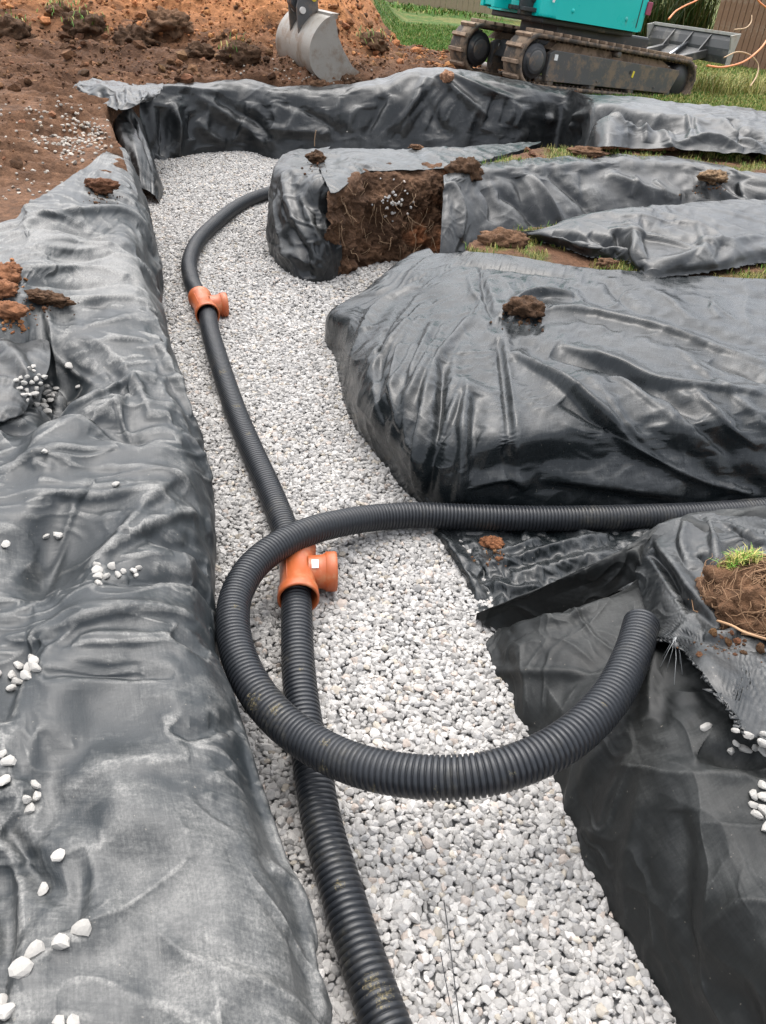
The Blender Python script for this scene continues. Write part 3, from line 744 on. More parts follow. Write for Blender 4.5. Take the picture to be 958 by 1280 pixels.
# small flap at the left edge beside the pit of stones
k0 = [(-120, 415, .62), (-40, 410, .60), (10, 405, .58), (45, 412, .57), (62, 425, .56)]
k1 = [(-120, 450, .62), (-40, 450, .60), (10, 448, .60), (42, 452, .58), (60, 462, .55)]
k2 = [(-120, 490, .60), (-40, 490, .58), (5, 486, .57), (28, 486, .55), (42, 492, .52)]
k3 = [(-120, 530, .58), (-40, 530, .56), (-5, 526, .54), (18, 521, .52), (30, 517, .50)]
X = loft([k0, k1, k2, k3], 60, 80)
SG = 1.0 if normals(X)[30, 40, 2] > 0 else -1.0
X = fold(X, [(0, 425), (25, 455), (40, 480)], .04, .04, sgn=SG)
X = crumple(X, 0.03, 0.03, 0.01, 0.05, 81, 2, 50, None, 3.5, SG)
add_sheet('membrane_flap', X, M['sheet_back'], 'dark loose flap of membrane at the left edge beside the pit of white stones', 0.004, 'sheet flap')
# ------------------------------------------------------------------ gravel
def in_poly(pts, poly):
    x, y = pts[:, 0], pts[:, 1]; c = np.zeros(len(pts), bool); n = len(poly)
    for i in range(n):
        (x1, y1), (x2, y2) = poly[i][:2], poly[(i + 1) % n][:2]
        s = ((y1 > y) != (y2 > y)) & (x < (x2 - x1) * (y - y1) / (y2 - y1 + 1e-12) + x1)
        c ^= s
    return c
def seg_dist(pts, poly, closed=True):
    best = np.full(len(pts), 9e9); n = len(poly)
    for i in range(n if closed else n - 1):
        a, b = np.array(poly[i][:2]), np.array(poly[(i + 1) % n][:2]); ab = b - a
        t = np.clip(((pts - a) @ ab) / (ab @ ab + 1e-12), 0, 1)
        best = np.minimum(best, np.linalg.norm(pts - a - t[:, None] * ab, axis=1))
    return best
bm = bmesh.new(); bmesh.ops.create_icosphere(bm, subdivisions=2, radius=1.0)
I2 = np.array([v.co[:] for v in bm.verts]); I2F = np.array([[v.index for v in f.verts] for f in bm.faces]); bm.free()
bm = bmesh.new(); bmesh.ops.create_icosphere(bm, subdivisions=1, radius=1.0)
I1 = np.array([v.co[:] for v in bm.verts]); I1F = np.array([[v.index for v in f.verts] for f in bm.faces]); bm.free()
def rock(base, r, k=9, p=9.0):
    n = r.normal(size=(k, 3)); n /= np.linalg.norm(n, axis=1)[:, None]
    h = r.uniform(0.72, 1.15, k)
    dd = np.maximum(base @ n.T, 0.02) / h
    rad = 1.0 / (np.sum(dd ** p, axis=1) ** (1 / p))
    v = base * np.minimum(rad, 1.5)[:, None]
    return v * r.uniform(0.72, 1.25, 3)[None]
VAR2 = np.array([rock(I2, rng) for _ in range(48)]); VAR1 = np.array([rock(I1, rng, 7) for _ in range(32)])
def rand_rot(n):
    q = rng.normal(size=(n, 4)); q /= np.linalg.norm(q, axis=1)[:, None]
    w, x, y, z = q.T
    return np.stack([np.stack([1 - 2 * (y * y + z * z), 2 * (x * y - z * w), 2 * (x * z + y * w)], -1),
                     np.stack([2 * (x * y + z * w), 1 - 2 * (x * x + z * z), 2 * (y * z - x * w)], -1),
                     np.stack([2 * (x * z - y * w), 2 * (y * z + x * w), 1 - 2 * (x * x + y * y)], -1)], 1)
def stone_cols(n):
    v = rng.normal(0.335, 0.062, n).clip(.17, .52)
    c = np.stack([v * 1.02, v * 0.985, v * 0.94], -1)
    k = rng.random(n)
    c[k < .05] *= np.array([1.06, .95, .88]); c[(k > .07) & (k < .11)] *= np.array([1.05, .98, .87]); c[(k > .11) & (k < .2)] *= np.array([.80, .81, .83])
    return c
def scatter_rocks(pos, size, var, faces, cols, flat=0.75):
    n = len(pos); R = rand_rot(n); idx = rng.integers(0, len(var), n)
    v = np.einsum('nij,nkj->nki', R, var[idx]) * size[:, None, None]
    v[:, :, 2] *= flat
    v += pos[:, None, :]
    k = var.shape[1]
    Fc = (faces[None] + (np.arange(n) * k)[:, None, None]).reshape(-1, 3)
    return v.reshape(-1, 3), Fc, np.repeat(cols, k, axis=0)
gp = [(360, 1520), (345, 1300), (300, 1120), (255, 960), (225, 860), (215, 700), (195, 560), (165, 440), (150, 340), (150, 250), (175, 215), (180, 190), (360, 180), (480, 205), (620, 300), (620, 360), (470, 420), (470, 470), (500, 560), (560, 620), (640, 700), (650, 790), (680, 830), (770, 1000), (880, 1200), (960, 1420), (960, 1520)]
gpoly = [P(x, y, 0)[:2] for x, y in gp]
ga = np.array(gpoly)
def bedz(xy):
    return 0.022 * perlin(np.concatenate([xy * 1.3, np.zeros((len(xy), 1))], 1)) + 0.012 * perlin(np.concatenate([xy * 4.1, np.ones((len(xy), 1))], 1)) - 0.004
sp = 0.0158
gx, gy = np.meshgrid(np.arange(ga[:, 0].min(), ga[:, 0].max(), sp), np.arange(ga[:, 1].min(), ga[:, 1].max(), sp))
pts = np.stack([gx.ravel(), gy.ravel()], -1); pts += rng.uniform(-.5, .5, pts.shape) * sp * 0.95
pts = pts[in_poly(pts, gpoly)]
keep = np.ones(len(pts), bool)
far_m = pts[:, 1] > 5.5
keep[far_m] = rng.random(far_m.sum()) < 0.8
pts = pts[keep]
size = rng.lognormal(math.log(0.0107), 0.22, len(pts)).clip(.0065, .0185)
pos = np.concatenate([pts, (bedz(pts) + rng.uniform(-.009, .004, len(pts)))[:, None]], 1)
cols = stone_cols(len(pts))
near = pts[:, 1] < 2.2
V1, F1, C1 = scatter_rocks(pos[near], size[near], VAR2, I2F, cols[near])
V2, F2, C2 = scatter_rocks(pos[~near], size[~near] * 1.06, VAR1, I1F, cols[~near])
me = mesh_np('gravel', np.concatenate([V1, V2]), np.concatenate([F1, F2 + len(V1)]), False, None, {'Col': np.concatenate([C1, C2])})
tag(link('gravel', me, None, M['stone']), 'pale grey washed gravel filling the trench floor', 'gravel', kind='stuff')
print('gravel stones', len(pts), 'near', near.sum(), 'tris', len(F1) + len(F2))
# the packed bed under the loose top stones
bx, by = np.meshgrid(np.arange(ga[:, 0].min() - .1, ga[:, 0].max() + .1, .08), np.arange(ga[:, 1].min() - .1, ga[:, 1].max() + .1, .08))
xy = np.stack([bx.ravel(), by.ravel()], -1)
Vb = np.concatenate([xy, (bedz(xy) - .022)[:, None]], 1)
me = mesh_np('gravel_bed', Vb, grid_faces(*bx.shape), True, None, {'Col': np.full((len(Vb), 3), .24)})
tag(link('gravel_bed', me, None, M['stone']), kind='structure')

# ------------------------------------------------------------------ ribbed drain pipes
def resample(Pn, step):
    Pn = np.asarray(Pn); d_ = np.linalg.norm(np.diff(Pn, axis=0), axis=1); s = np.concatenate([[0], np.cumsum(d_)])
    n = max(4, int(s[-1] / step)); t = np.linspace(0, s[-1], n)
    return np.stack([np.interp(t, s, Pn[:, k]) for k in range(3)], -1)
PIPEV = []
PR, PITCHR = 0.0625, 0.0162
def ribbed(pts, label, spots=(), PITCHR=PITCHR, r=PR, n=30):
    C = resample(cat(np.array([W3(c) for c in pts]), 400), 0.004)
    for _ in range(60): C[1:-1] = (C[:-2] + 2 * C[1:-1] + C[2:]) / 4
    L = np.concatenate([[0], np.cumsum(np.linalg.norm(np.diff(C, axis=0), axis=1))])
    nr = int(L[-1] / PITCHR)
    prof = [(0.0, -0.0080), (0.18, -0.0076), (0.28, -0.0010), (0.40, 0.0), (0.78, 0.0), (0.90, -0.0010)]
    s, rr = [], []
    for k in range(nr):
        for (a, b) in prof: s.append((k + a) * PITCHR); rr.append(r + b)
    s, rr = np.array(s), np.array(rr)
    c = np.stack([np.interp(s, L, C[:, k]) for k in range(3)], -1)
    Tn = np.gradient(C, axis=0); Tn /= np.linalg.norm(Tn, axis=1)[:, None]
    T = np.stack([np.interp(s, L, Tn[:, k]) for k in range(3)], -1); T /= np.linalg.norm(T, axis=1)[:, None]
    A = np.array([0, 0, 1.0]) - T * T[:, 2:3]
    A /= np.linalg.norm(A, axis=1)[:, None]
    B = np.cross(T, A)
    th = np.linspace(0, 2 * np.pi, n, endpoint=False)
    V = c[:, None] + rr[:, None, None] * (np.cos(th)[None, :, None] * A[:, None] + np.sin(th)[None, :, None] * B[:, None])
    Fc = grid_faces(len(s), n, True)
    V = V.reshape(-1, 3)
    # bore: goes back inside from both ends
    Vs, Fs, o = [V], [Fc], len(V)
    ri = r - 0.012
    Vi = (c[:, None] + ri * (np.cos(th)[None, :, None] * A[:, None] + np.sin(th)[None, :, None] * B[:, None]))[::6].reshape(-1, 3)
    ni = len(c[::6])
    Vs.append(Vi); Fs.append(grid_faces(ni, n, True)[:, ::-1] + o)
    j = np.arange(n); j2 = (j + 1) % n
    Fs.append(np.stack([j2, j, o + j, o + j2], -1)); a0 = (len(s) - 1) * n; b0 = o + (ni - 1) * n
    Fs.append(np.stack([a0 + j, a0 + j2, b0 + j2, b0 + j], -1))
    mud = np.zeros(len(V) + len(Vi)); qv = Q(V)
    for (px, py, rad) in spots:
        dd = np.hypot(qv[:, 0] - px, qv[:, 1] - py); near_ = np.where(dd < dd.min() + 2)[0]; p0 = V[near_[np.argmin(qv[near_, 2])]]
        mud[:len(V)] = np.maximum(mud[:len(V)], np.exp(-(np.linalg.norm(V - p0, axis=1) / rad) ** 2))
    me = mesh_np('drain_pipe', np.concatenate(Vs), np.concatenate(Fs), True, None, {'Mud': np.repeat(mud[:, None], 3, 1)})
    o_ = link('drain_pipe', me, None, M['pipe']); PIPEV.append((o_, V))
    return tag(o_, label, 'drain pipe', 'black ribbed drain pipes')
ribbed([(470, 222, .06), (400, 231, .06), (338, 241, .06), (302, 255, .06), (270, 279, .06), (247, 303, .06), (237, 328, .06), (240, 352, .06), (249, 370, .062), (256, 386, .065)], 'far black pipe curving from behind the island nose down to the orange tee further back')
ribbed([(260, 392, .065), (263, 413, .062), (272, 445, .06), (288, 495, .055), (303, 535, .055), (319, 572, .055), (336, 610, .055), (352, 650, .06), (366, 690, .065)], 'straight black pipe on the gravel joining the two orange tees', [(278, 462, .05), (297, 505, .04), (312, 540, .03)], .0185)
ribbed([(369, 722, .07), (371, 755, .062), (372, 810, .058), (375, 855, .055), (382, 910, .055), (391, 962, .055), (404, 1035, .055), (426, 1110, .055), (449, 1185, .055), (475, 1260, .055), (508, 1345, .055), (560, 1450, .055)], 'near black pipe running from the stickered orange tee under the loop to the bottom', [(462, 1228, .05), (474, 1246, .045), (486, 1236, .03), (424, 1105, .03), (375, 835, .02)], .0195)
ribbed([(1150, 622, .08), (1050, 630, .08), (958, 637, .075), (880, 643, .075), (800, 646, .075), (720, 648, .075), (650, 648, .075), (580, 646, .075), (520, 644, .08), (470, 647, .095), (430, 653, .13), (390, 663, .17), (352, 680, .195), (318, 706, .205), (297, 740, .21), (291, 775, .215), (297, 815, .22), (315, 856, .225), (343, 893, .23), (378, 922, .24), (422, 947, .27), (475, 964, .31), (545, 972, .35), (615, 966, .38), (685, 940, .40), (735, 904, .41), (770, 862, .41), (792, 815, .405), (803, 776, .40)], 'loose black pipe looping over the other pipes with its open end on the right bank', [(316, 876, .05), (342, 884, .04), (404, 927, .03), (466, 988, .03), (402, 962, .035), (757, 877, .02), (295, 755, .03), (545, 990, .02), (640, 965, .02)], .0172)

# ------------------------------------------------------------------ orange tees
def tee(loc, ax, br, label, sticker):
    t = empty('pipe_tee', loc, label=label, cat='pipe fitting', group='orange drain tees')
    ax, br = Vector(ax).normalized(), Vector(br).normalized()
    br = (br - ax * br.dot(ax)).normalized()
    r, rc, h, hb = .074, .085, .17, .165
    b = MB()
    b.lathe([(-h, rc), (-h + .012, rc + .001), (-h + .03, rc - .001), (-h + .052, rc - .002), (-h + .06, r), (h - .06, r), (h - .052, rc - .002), (h - .03, rc - .001), (h - .012, rc + .001), (h, rc), (h, rc - .009), (h - .05, rc - .012), (0, r - .008), (-h + .05, rc - .012), (-h, rc - .009)], (0, 0, 0), ax, 40, True)
    b.done('tee_body', M['orange'], t)
    b = MB()
    b.lathe([(.045, r - .004), (hb - .07, r - .002), (hb - .06, r), (hb - .045, rc - .004)], (0, 0, 0), br, 40)
    b.done('branch', M['orange'], t)
    b = MB()
    b.lathe([(hb - .048, rc - .006), (hb - .046, rc), (hb - .01, rc + .001), (hb, rc - .001), (hb, rc - .009), (hb - .055, rc - .011)], (0, 0, 0), br, 40)
    b.done('socket_collar', M['orange'], t)
    b = MB()
    b.lathe([(hb - .012, rc - .0095), (hb - .004, rc - .013), (hb - .012, rc - .018), (hb - .03, rc - .012)], (0, 0, 0), br, 40, True)
    b.lathe([(hb - .05, .001), (hb - .05, rc - .010)], (0, 0, 0), br, 40)  # dark disc closing off the bore behind the ring
    b.done('seal_and_bore_disc', M['rubber_in'], t)
    up = br.cross(ax); up = up if up.z > 0 else -up
    # moulded seam along the body
    b = MB(); b.tube([ax * (-h + .06) + up * (r * .8) - br * (r * .62), ax * (h - .06) + up * (r * .8) - br * (r * .62)], .0025, 6); b.done('mould_seam', M['orange'], t)
    if sticker:
        V, nn = [], 6
        for i in range(nn):
            a = math.radians(8 + 30 * i / (nn - 1))
            dn = up * math.cos(a) + ax * math.sin(a)
            for w in (.058, .086): V.append((br * w + dn * (r + .0025))[:])
        Fq = [(2 * i, 2 * i + 1, 2 * i + 3, 2 * i + 2) for i in range(nn - 1)]
        link('paper_label', mesh_np('paper_label', V, Fq), t, simple('label_paper', (.78, .76, .7), .6, var=.05))
        V2 = []
        for i in range(nn):
            a = math.radians(17 + 10 * i / (nn - 1)); dn = up * math.cos(a) + ax * math.sin(a)
            for w in (.064, .076): V2.append((br * w + dn * (r + .0034))[:])
        link('printed_mark', mesh_np('printed_mark', V2, Fq), t, simple('label_print', (.45, .47, .5), .6, var=.05))
    return t
a, b_ = P(248, 368, .075), P(262, 398, .075)
tee((a + b_) / 2, b_ - a, P(300, 384, .08) - P(258, 386, .08), 'smaller looking orange tee further back where the far pipe meets the straight one', False)
a, b_ = P(371, 690, .085), P(373, 742, .085)
tee((a + b_) / 2, b_ - a, P(420, 706, .09) - P(372, 714, .09), 'orange tee with a white sticker under the loop of black pipe', True)
# ------------------------------------------------------------------ ground: old garden soil, spoil and lawn as one sheet
def axis(segs):
    out = []
    for a, b, st in segs:
        out.append(np.arange(a, b, st))
    return np.concatenate(out)
def grow(a, b, s, k=1.18):
    o = [a]
    while o[-1] < b: o.append(o[-1] + s); s *= k
    return np.array(o)
gxs = np.concatenate([-grow(4.6, 160, .06)[::-1], axis([(-4.55, 5.2, .034)]), grow(5.2, 160, .06)])
gys = np.concatenate([-grow(3.0, 40, .2)[::-1], axis([(-2.9, 4.0, .12), (4.0, 15.5, .034), (15.5, 25.0, .09)]), grow(25.0, 220, .12)])
GX, GY = np.meshgrid(gxs, gys)
XY = np.stack([GX.ravel(), GY.ravel()], -1)
solid = []
_kf = [(206, 200), (226, 196), (250, 192), (300, 190), (345, 197), (400, 200), (460, 204), (520, 208), (580, 212), (640, 214), (700, 213)]
_ko = [.62, .66, .68, .68, .70, .74, .95, 1.2, 1.2, 1.1, 1.2]
solid.append([P(-600, 330, .68)[:2], P(-100, 306, .68)[:2], P(0, 283, .68)[:2], P(60, 258, .68)[:2], P(110, 236, .68)[:2], P(150, 222, .68)[:2], P(168, 222, .66)[:2], P(157, 190, .68)[:2], P(146, 158, .70)[:2], P(134, 136, .72)[:2]]
             + [P(x, y, 0)[:2] + np.array([-.25 if k == 0 else 0, o_]) for k, ((x, y), o_) in enumerate(zip(_kf, _ko))]
             + [P(850, 152, .76)[:2], P(852, 189, .73)[:2], P(960, 192, .73)[:2], P(1200, 202, .73)[:2], (30, 6), (170, 10), (170, 230), (-170, 230), (-170, 2)])
solid.append([P(566, 222, .70)[:2], P(604, 208, .71)[:2], P(668, 182, .72)[:2], P(800, 184, .72)[:2], P(1000, 190, .72)[:2], P(1200, 200, .72)[:2], P(1200, 262, .72)[:2], P(960, 226, .72)[:2], P(850, 206, .72)[:2], P(720, 205, .72)[:2], P(640, 210, .72)[:2]])
solid.append([P(580, 318, .57)[:2], P(576, 304, .57)[:2], P(600, 290, .57)[:2], P(660, 282, .57)[:2], P(1000, 285, .57)[:2], P(1250, 290, .57)[:2], P(1250, 376, .57)[:2], P(958, 358, .57)[:2], P(800, 350, .57)[:2], P(700, 337, .57)[:2], P(640, 326, .57)[:2]])
for k_ in (0, 1, 6, 7, 8, 9, 10):
    solid[1][k_] = solid[1][k_] + np.array([0, .13 if k_ not in (6,) else .1])
mask = np.zeros(len(XY))
for pl_ in solid:
    ins = in_poly(XY, pl_); sd = seg_dist(XY, pl_) * np.where(ins, 1, -1)
    mask = np.maximum(mask, sstep(-0.05, 0.05, sd))
p3 = np.concatenate([XY, np.zeros((len(XY), 1))], 1)
# fall of the plot to the right under the digger
Z0 = zg(XY[:, 1]) - 0.02 + 0.02 * perlin(p3 * .9) - 0.02 * np.clip(XY[:, 0] - 2, 0, 3)
# lawn / bare soil border (a photo line laid on the ground)
lawn = [P(408, -20, .75)[:2], P(432, 22, .75)[:2], P(470, 48, .75)[:2], P(500, 58, .75)[:2], P(565, 66, .75)[:2], P(640, 92, .75)[:2], P(760, 126, .74)[:2], P(830, 136, .74)[:2], P(960, 150, .73)[:2], P(1200, 190, .73)[:2], (40, 4), (170, 4), (170, 230), (P(408, -20, .75)[0] - 25, 230)]
ins = in_poly(XY, lawn); sdl = seg_dist(XY, lawn) * np.where(ins, 1, -1)
wob = 0.25 * fbm(p3 * 2.2 + 5, 3)
gr = sstep(-0.1, 0.25, sdl + wob)
front = np.zeros(len(XY))
for pl_ in solid[1:]:
    i2 = in_poly(XY, pl_); front = np.maximum(front, i2)
gr = np.maximum(gr, front * sstep(-.25, .35, fbm(p3 * 3.1 + 9, 3)) * .75)
bare = 1 - gr
# spoil mound of reddish subsoil at the back left
mx, my = XY[:, 0], XY[:, 1]
mound = sstep(12.4, 16.2, my + .35 * fbm(p3 * .8 + 3, 2)) * sstep(-.25, -1.7, mx + .02 * (my - 13)) * (1 - sstep(22, 30, my))
Z0 += mound * (1.15 + .35 * fbm(p3 * .5, 3))
rough = bare * (0.35 + 0.65 * sstep(8.8, 10.2, my))
rid = 1 - np.abs(perlin(p3 * np.array([2.0, 4.2, 1]) + 20))
Z0 += rough * (0.055 * fbm(p3 * 2.6, 5, gain=.6) + 0.07 * (rid ** 3) * sstep(10.5, 11.5, my) + 0.03 * np.maximum(fbm(p3 * 9 + 31, 3), 0))
# heave of dark turned soil between the track marks and the mound
Z0 += bare * 0.16 * np.exp(-((my - 12.0 - .3 * perlin(p3 * .7)) / .35) ** 2) * sstep(2.0, 0.5, mx)
Z0 += bare * 0.10 * np.exp(-((my - 13.4 - .3 * perlin(p3 * .7 + 4)) / .3) ** 2) * sstep(2.0, 0.5, mx)
f2 = in_poly(XY, solid[2]).astype(float)
Z0 = Z0 * (1 - f2) + f2 * (.575 + .015 * perlin(p3 * 2.1))
# rubber track prints on the left plot
tr = bare * sstep(-1.2, -2.0, mx) * sstep(11.6, 10.6, my) * sstep(5.5, 6.5, my)
ph = (my * 1.0 + .05 * fbm(p3 * 3, 2) + .06 * np.abs(((mx * 1.0) % .5) - .25)) / .20
Z0 += tr * (0.045 * (2.2 * (.5 + .5 * np.sin(ph * 2 * np.pi)) ** 3 - .7) * sstep(-.4, .3, fbm(p3 * 1.6 + 40, 2)) + .018 * fbm(p3 * 7, 4))
Z0 += (1 - bare) * 0.012 * fbm(p3 * 6, 3)
Z = np.where(mask > 0, Z0 * mask + (-0.14) * (1 - mask), -0.14)
n_a = fbm(p3 * .9 + 60, 4)[:, None]; n_b = fbm(p3 * 3.5 + 70, 4)[:, None]
dark = np.array([.060, .030, .0165]); brown = np.array([.135, .070, .039]); red = np.array([.38, .165, .068]); tan_ = np.array([.150, .080, .046])
c = dark + (brown - dark) * np.clip(.5 + .6 * n_a + .4 * n_b, 0, 1)
left_plot = (sstep(-1.0, -1.8, mx) * sstep(9.8, 8.8, my))[:, None]
c = c * (1 - left_plot) + (tan_ * (.8 + .35 * n_b)) * left_plot
redm = (np.clip(mound * 1.6, 0, 1) * sstep(-.5, .2, n_b[:, 0] + .8 * mound))[:, None]
c = c * (1 - redm) + red * (1 + .25 * n_a) * redm
redcut = (sstep(.35, .1, Z) * (Z > -.1))[:, None]
c = c * (1 - .6 * redcut) + red * .6 * redcut * .7
gcol = np.array([.055, .10, .018]) + np.array([.03, .02, .0]) * np.clip(n_b, -.5, 1)  # lawn ground darkened to carry the self-shading of the blades
dry = np.array([.17, .15, .055])
patch = np.clip(sstep(-.2, .5, n_a[:, 0] + .6 * n_b[:, 0]) + front * .6 + sstep(2.5, 3.2, mx) * .6, 0, 1)[:, None]
gcol = gcol * (1 - .6 * patch) + dry * .6 * patch
c = c * (1 - gr[:, None]) + gcol * gr[:, None]
c = np.clip(c, .012, .6)
me = mesh_np('ground', np.concatenate([XY, Z[:, None]], 1), grid_faces(*GX.shape), True, None, {'Col': c})
tag(link('ground', me, None, M['soil']), kind='structure')
_gi = lambda x, y: (np.clip(np.searchsorted(gys, y), 0, len(gys) - 1), np.clip(np.searchsorted(gxs, x), 0, len(gxs) - 1))
Z2, G2, M2 = Z.reshape(GX.shape), gr.reshape(GX.shape), mask.reshape(GX.shape)
def gz(x, y): return float(Z2[_gi(x, y)])
def hit_ground(px, py):
    r = FPX * _fw + (px - CX) * EX + (py - CY) * EY; r = r / np.linalg.norm(r); t = 3.0
    while t < 60:
        w = np.array([0, 0, CAM_H]) + r * t
        if w[2] <= gz(w[0], w[1]): return w
        t += .03
    return w

# ------------------------------------------------------------------ bare soil cut below the strip of sheet
top = [(408, 246, .66), (437, 229, .70), (457, 216, .71), (480, 215, .71), (510, 213, .71), (540, 213, .71), (562, 208, .70), (580, 214, .68)]
botm = [(405, 352, -.04), (440, 348, -.04), (462, 342, -.04), (490, 338, -.04), (515, 336, -.04), (540, 335, -.04), (565, 335, -.04), (590, 338, -.04)]
rows = []
T_, B_ = [P(*t) for t in top], [P(*b) for b in botm]
rows.append([t + np.array([0, .22, .02]) for t in T_]); rows.append(T_)
for f, push in ((.25, -.06), (.5, -.03), (.75, -.04)): rows.append([t * (1 - f) + b * f + np.array([0, push, 0]) for t, b in zip(T_, B_)])
rows.append(B_)
X = loft(rows, 170, 190); N = normals(X); SGN = -1 if N[80, 80, 1] > 0 else 1
pf = X.copy()
h = 0.085 * fbm(pf * 3.6, 6, gain=.62) + 0.03 * np.maximum(fbm(pf * 14 + 3, 3), 0) - .05 * np.maximum(fbm(pf * 3.3 + 8, 2) - .25, 0)
h = (h - .02) * (.3 + .7 * sstep(.18, .42, np.linspace(0, 1, X.shape[0])))[:, None]
X = X + SGN * N * h[..., None] + np.array([0, .03, -.01])
n1 = fbm(pf * 5 + 11, 4)[..., None]; n2 = fbm(pf * 2.2 + 15, 3)[..., None]
c = np.array([.066, .036, .021]) + np.array([.085, .048, .028]) * np.clip(n1 * .7 + .25, 0, 1)
rr_ = sstep(.0, .5, n2 + .9 * (np.linspace(0, 1, X.shape[1])[None, :, None] - .75) + .5 * (np.linspace(0, 1, X.shape[0])[:, None, None] - .5))
c = c * (1 - rr_) + np.array([.25, .10, .045]) * rr_
me = mesh_np('soil_face', X.reshape(-1, 3), grid_faces(*X.shape[:2]), True, None, {'Col': np.clip(c, .01, .5).reshape(-1, 3)})
tag(link('soil_face', me, None, M['soil']), kind='structure')
FACE = X.reshape(-1, 3)
def on_pts(V, px, py):
    q = Q(V); dd = np.hypot(q[:, 0] - px, q[:, 1] - py); near = np.where(dd < max(4, dd.min() + 1))[0]
    return V[near[np.argmin(q[near, 2])]]
# roots hanging out of the cut, and the pale stones caught in it
def strand_mesh(lines, r, n=4):
    V, Fc, o = [], [], 0
    for L in lines:
        L = np.asarray(L); k = len(L); T = np.gradient(L, axis=0); T /= np.linalg.norm(T, axis=1)[:, None] + 1e-9
        A = np.cross(T, [.3, .4, .86]); A /= np.linalg.norm(A, axis=1)[:, None] + 1e-9; B = np.cross(T, A)
        th = np.linspace(0, 2 * np.pi, n, endpoint=False)
        rr = r * np.linspace(1, .4, k)[:, None, None]
        V.append((L[:, None] + rr * (np.cos(th)[None, :, None] * A[:, None] + np.sin(th)[None, :, None] * B[:, None])).reshape(-1, 3))
        Fc.append(grid_faces(k, n, True) + o); o += k * n
    return np.concatenate(V), np.concatenate(Fc)
M['root'] = simple('dry_root', (.26, .17, .10), .8, var=.35)
lines = []
for i in range(70):
    s0_ = on_pts(FACE, rng.uniform(428, 568), rng.uniform(222, 318)) + np.array([0, -.025, .0])
    L, q_ = [s0_], s0_.copy(); dv = np.array([rng.normal(0, .5), -.35, -1.0])
    for k in range(7):
        dv = dv + rng.normal(0, .35, 3); q_ = q_ + dv / np.linalg.norm(dv) * rng.uniform(.012, .035); L.append(q_)
    lines.append(L)
v, f = strand_mesh(lines, .0028); tag(link('hanging_roots', mesh_np('hanging_roots', v, f), None, M['root']), 'thin pale roots hanging from the bare soil face', 'roots', kind='stuff')
pp = np.array([on_pts(FACE, rng.normal(497, 13), rng.normal(252, 11)) + [0, -.02, .01] for _ in range(45)])
v, f, c = scatter_rocks(pp, rng.uniform(.006, .012, 45), VAR1, I1F, stone_cols(45) * 1.1, 1.0)
tag(link('gravel', mesh_np('gravel', v, f, False, None, {'Col': c}), None, M['stone']), 'spilt white gravel caught half way up the bare soil face', 'gravel', kind='stuff')

# ------------------------------------------------------------------ loose clods and grit over the bare soil
def soil_cols(n, kind=0):
    a = np.array([[.085, .042, .021], [.17, .086, .044], [.32, .14, .06]][kind])
    return (a[None] * rng.uniform(.6, 1.35, (n, 1)) * rng.uniform(.93, 1.07, (n, 3)))
pos, sz, cc = [], [], []
for _ in range(60000):
    x, y = rng.uniform(-6.5, 2.0), rng.uniform(6.0, 17.5)
    gi = _gi(x, y)
    if M2[gi] < .9 or G2[gi] > .4: continue
    dens = .06 if y < 9.6 else .28
    if rng.random() > dens: continue
    s = min(.075, .010 * (1 + rng.pareto(2.2))) * (1.0 if y > 10 else .8)
    pos.append((x, y, Z2[gi] + s * .15)); sz.append(s)
    isred = my is not None and y > 13.2 and rng.random() < .8
    cc.append(soil_cols(1, 2 if isred else (1 if rng.random() < .45 else 0))[0])
pos, sz, cc = np.array(pos), np.array(sz), np.array(cc)
v, f, c = scatter_rocks(pos, sz, VAR1, I1F, cc, .8)
tag(link('soil_crumbs', mesh_np('soil_crumbs', v, f, False, None, {'Col': c}), None, M['soil']), 'crumbled brown clods all over the turned soil', 'soil', kind='stuff')
print('crumbs', len(pos))
# spilt gravel pressed into the tracked soil at the left
pos, sz = [], []
for _ in range(620):
    if rng.random() < .62: px, py = rng.normal(92, 26), rng.normal(170, 13)
    else: px, py = rng.uniform(0, 150), rng.uniform(130, 262)
    w = P(px, py, .68); gi = _gi(w[0], w[1])
    if M2[gi] < .95: continue
    s = rng.uniform(.007, .016); pos.append((w[0], w[1], Z2[gi] + s * .25)); sz.append(s)
for _ in range(220):
    px, py = rng.uniform(255, 480), rng.uniform(90, 112)
    w = P(px, py, .75); gi = _gi(w[0], w[1])
    if M2[gi] < .95: continue
    s = rng.uniform(.008, .016); pos.append((w[0], w[1], Z2[gi] + s * .25)); sz.append(s)
v, f, c = scatter_rocks(np.array(pos), np.array(sz), VAR1, I1F, stone_cols(len(pos)) * 1.1, .8)
tag(link('gravel', mesh_np('gravel', v, f, False, None, {'Col': c * np.array([.92, .86, .78])}), None, M['stone']), 'spilt white gravel trodden into the tracked soil', 'gravel', kind='stuff')

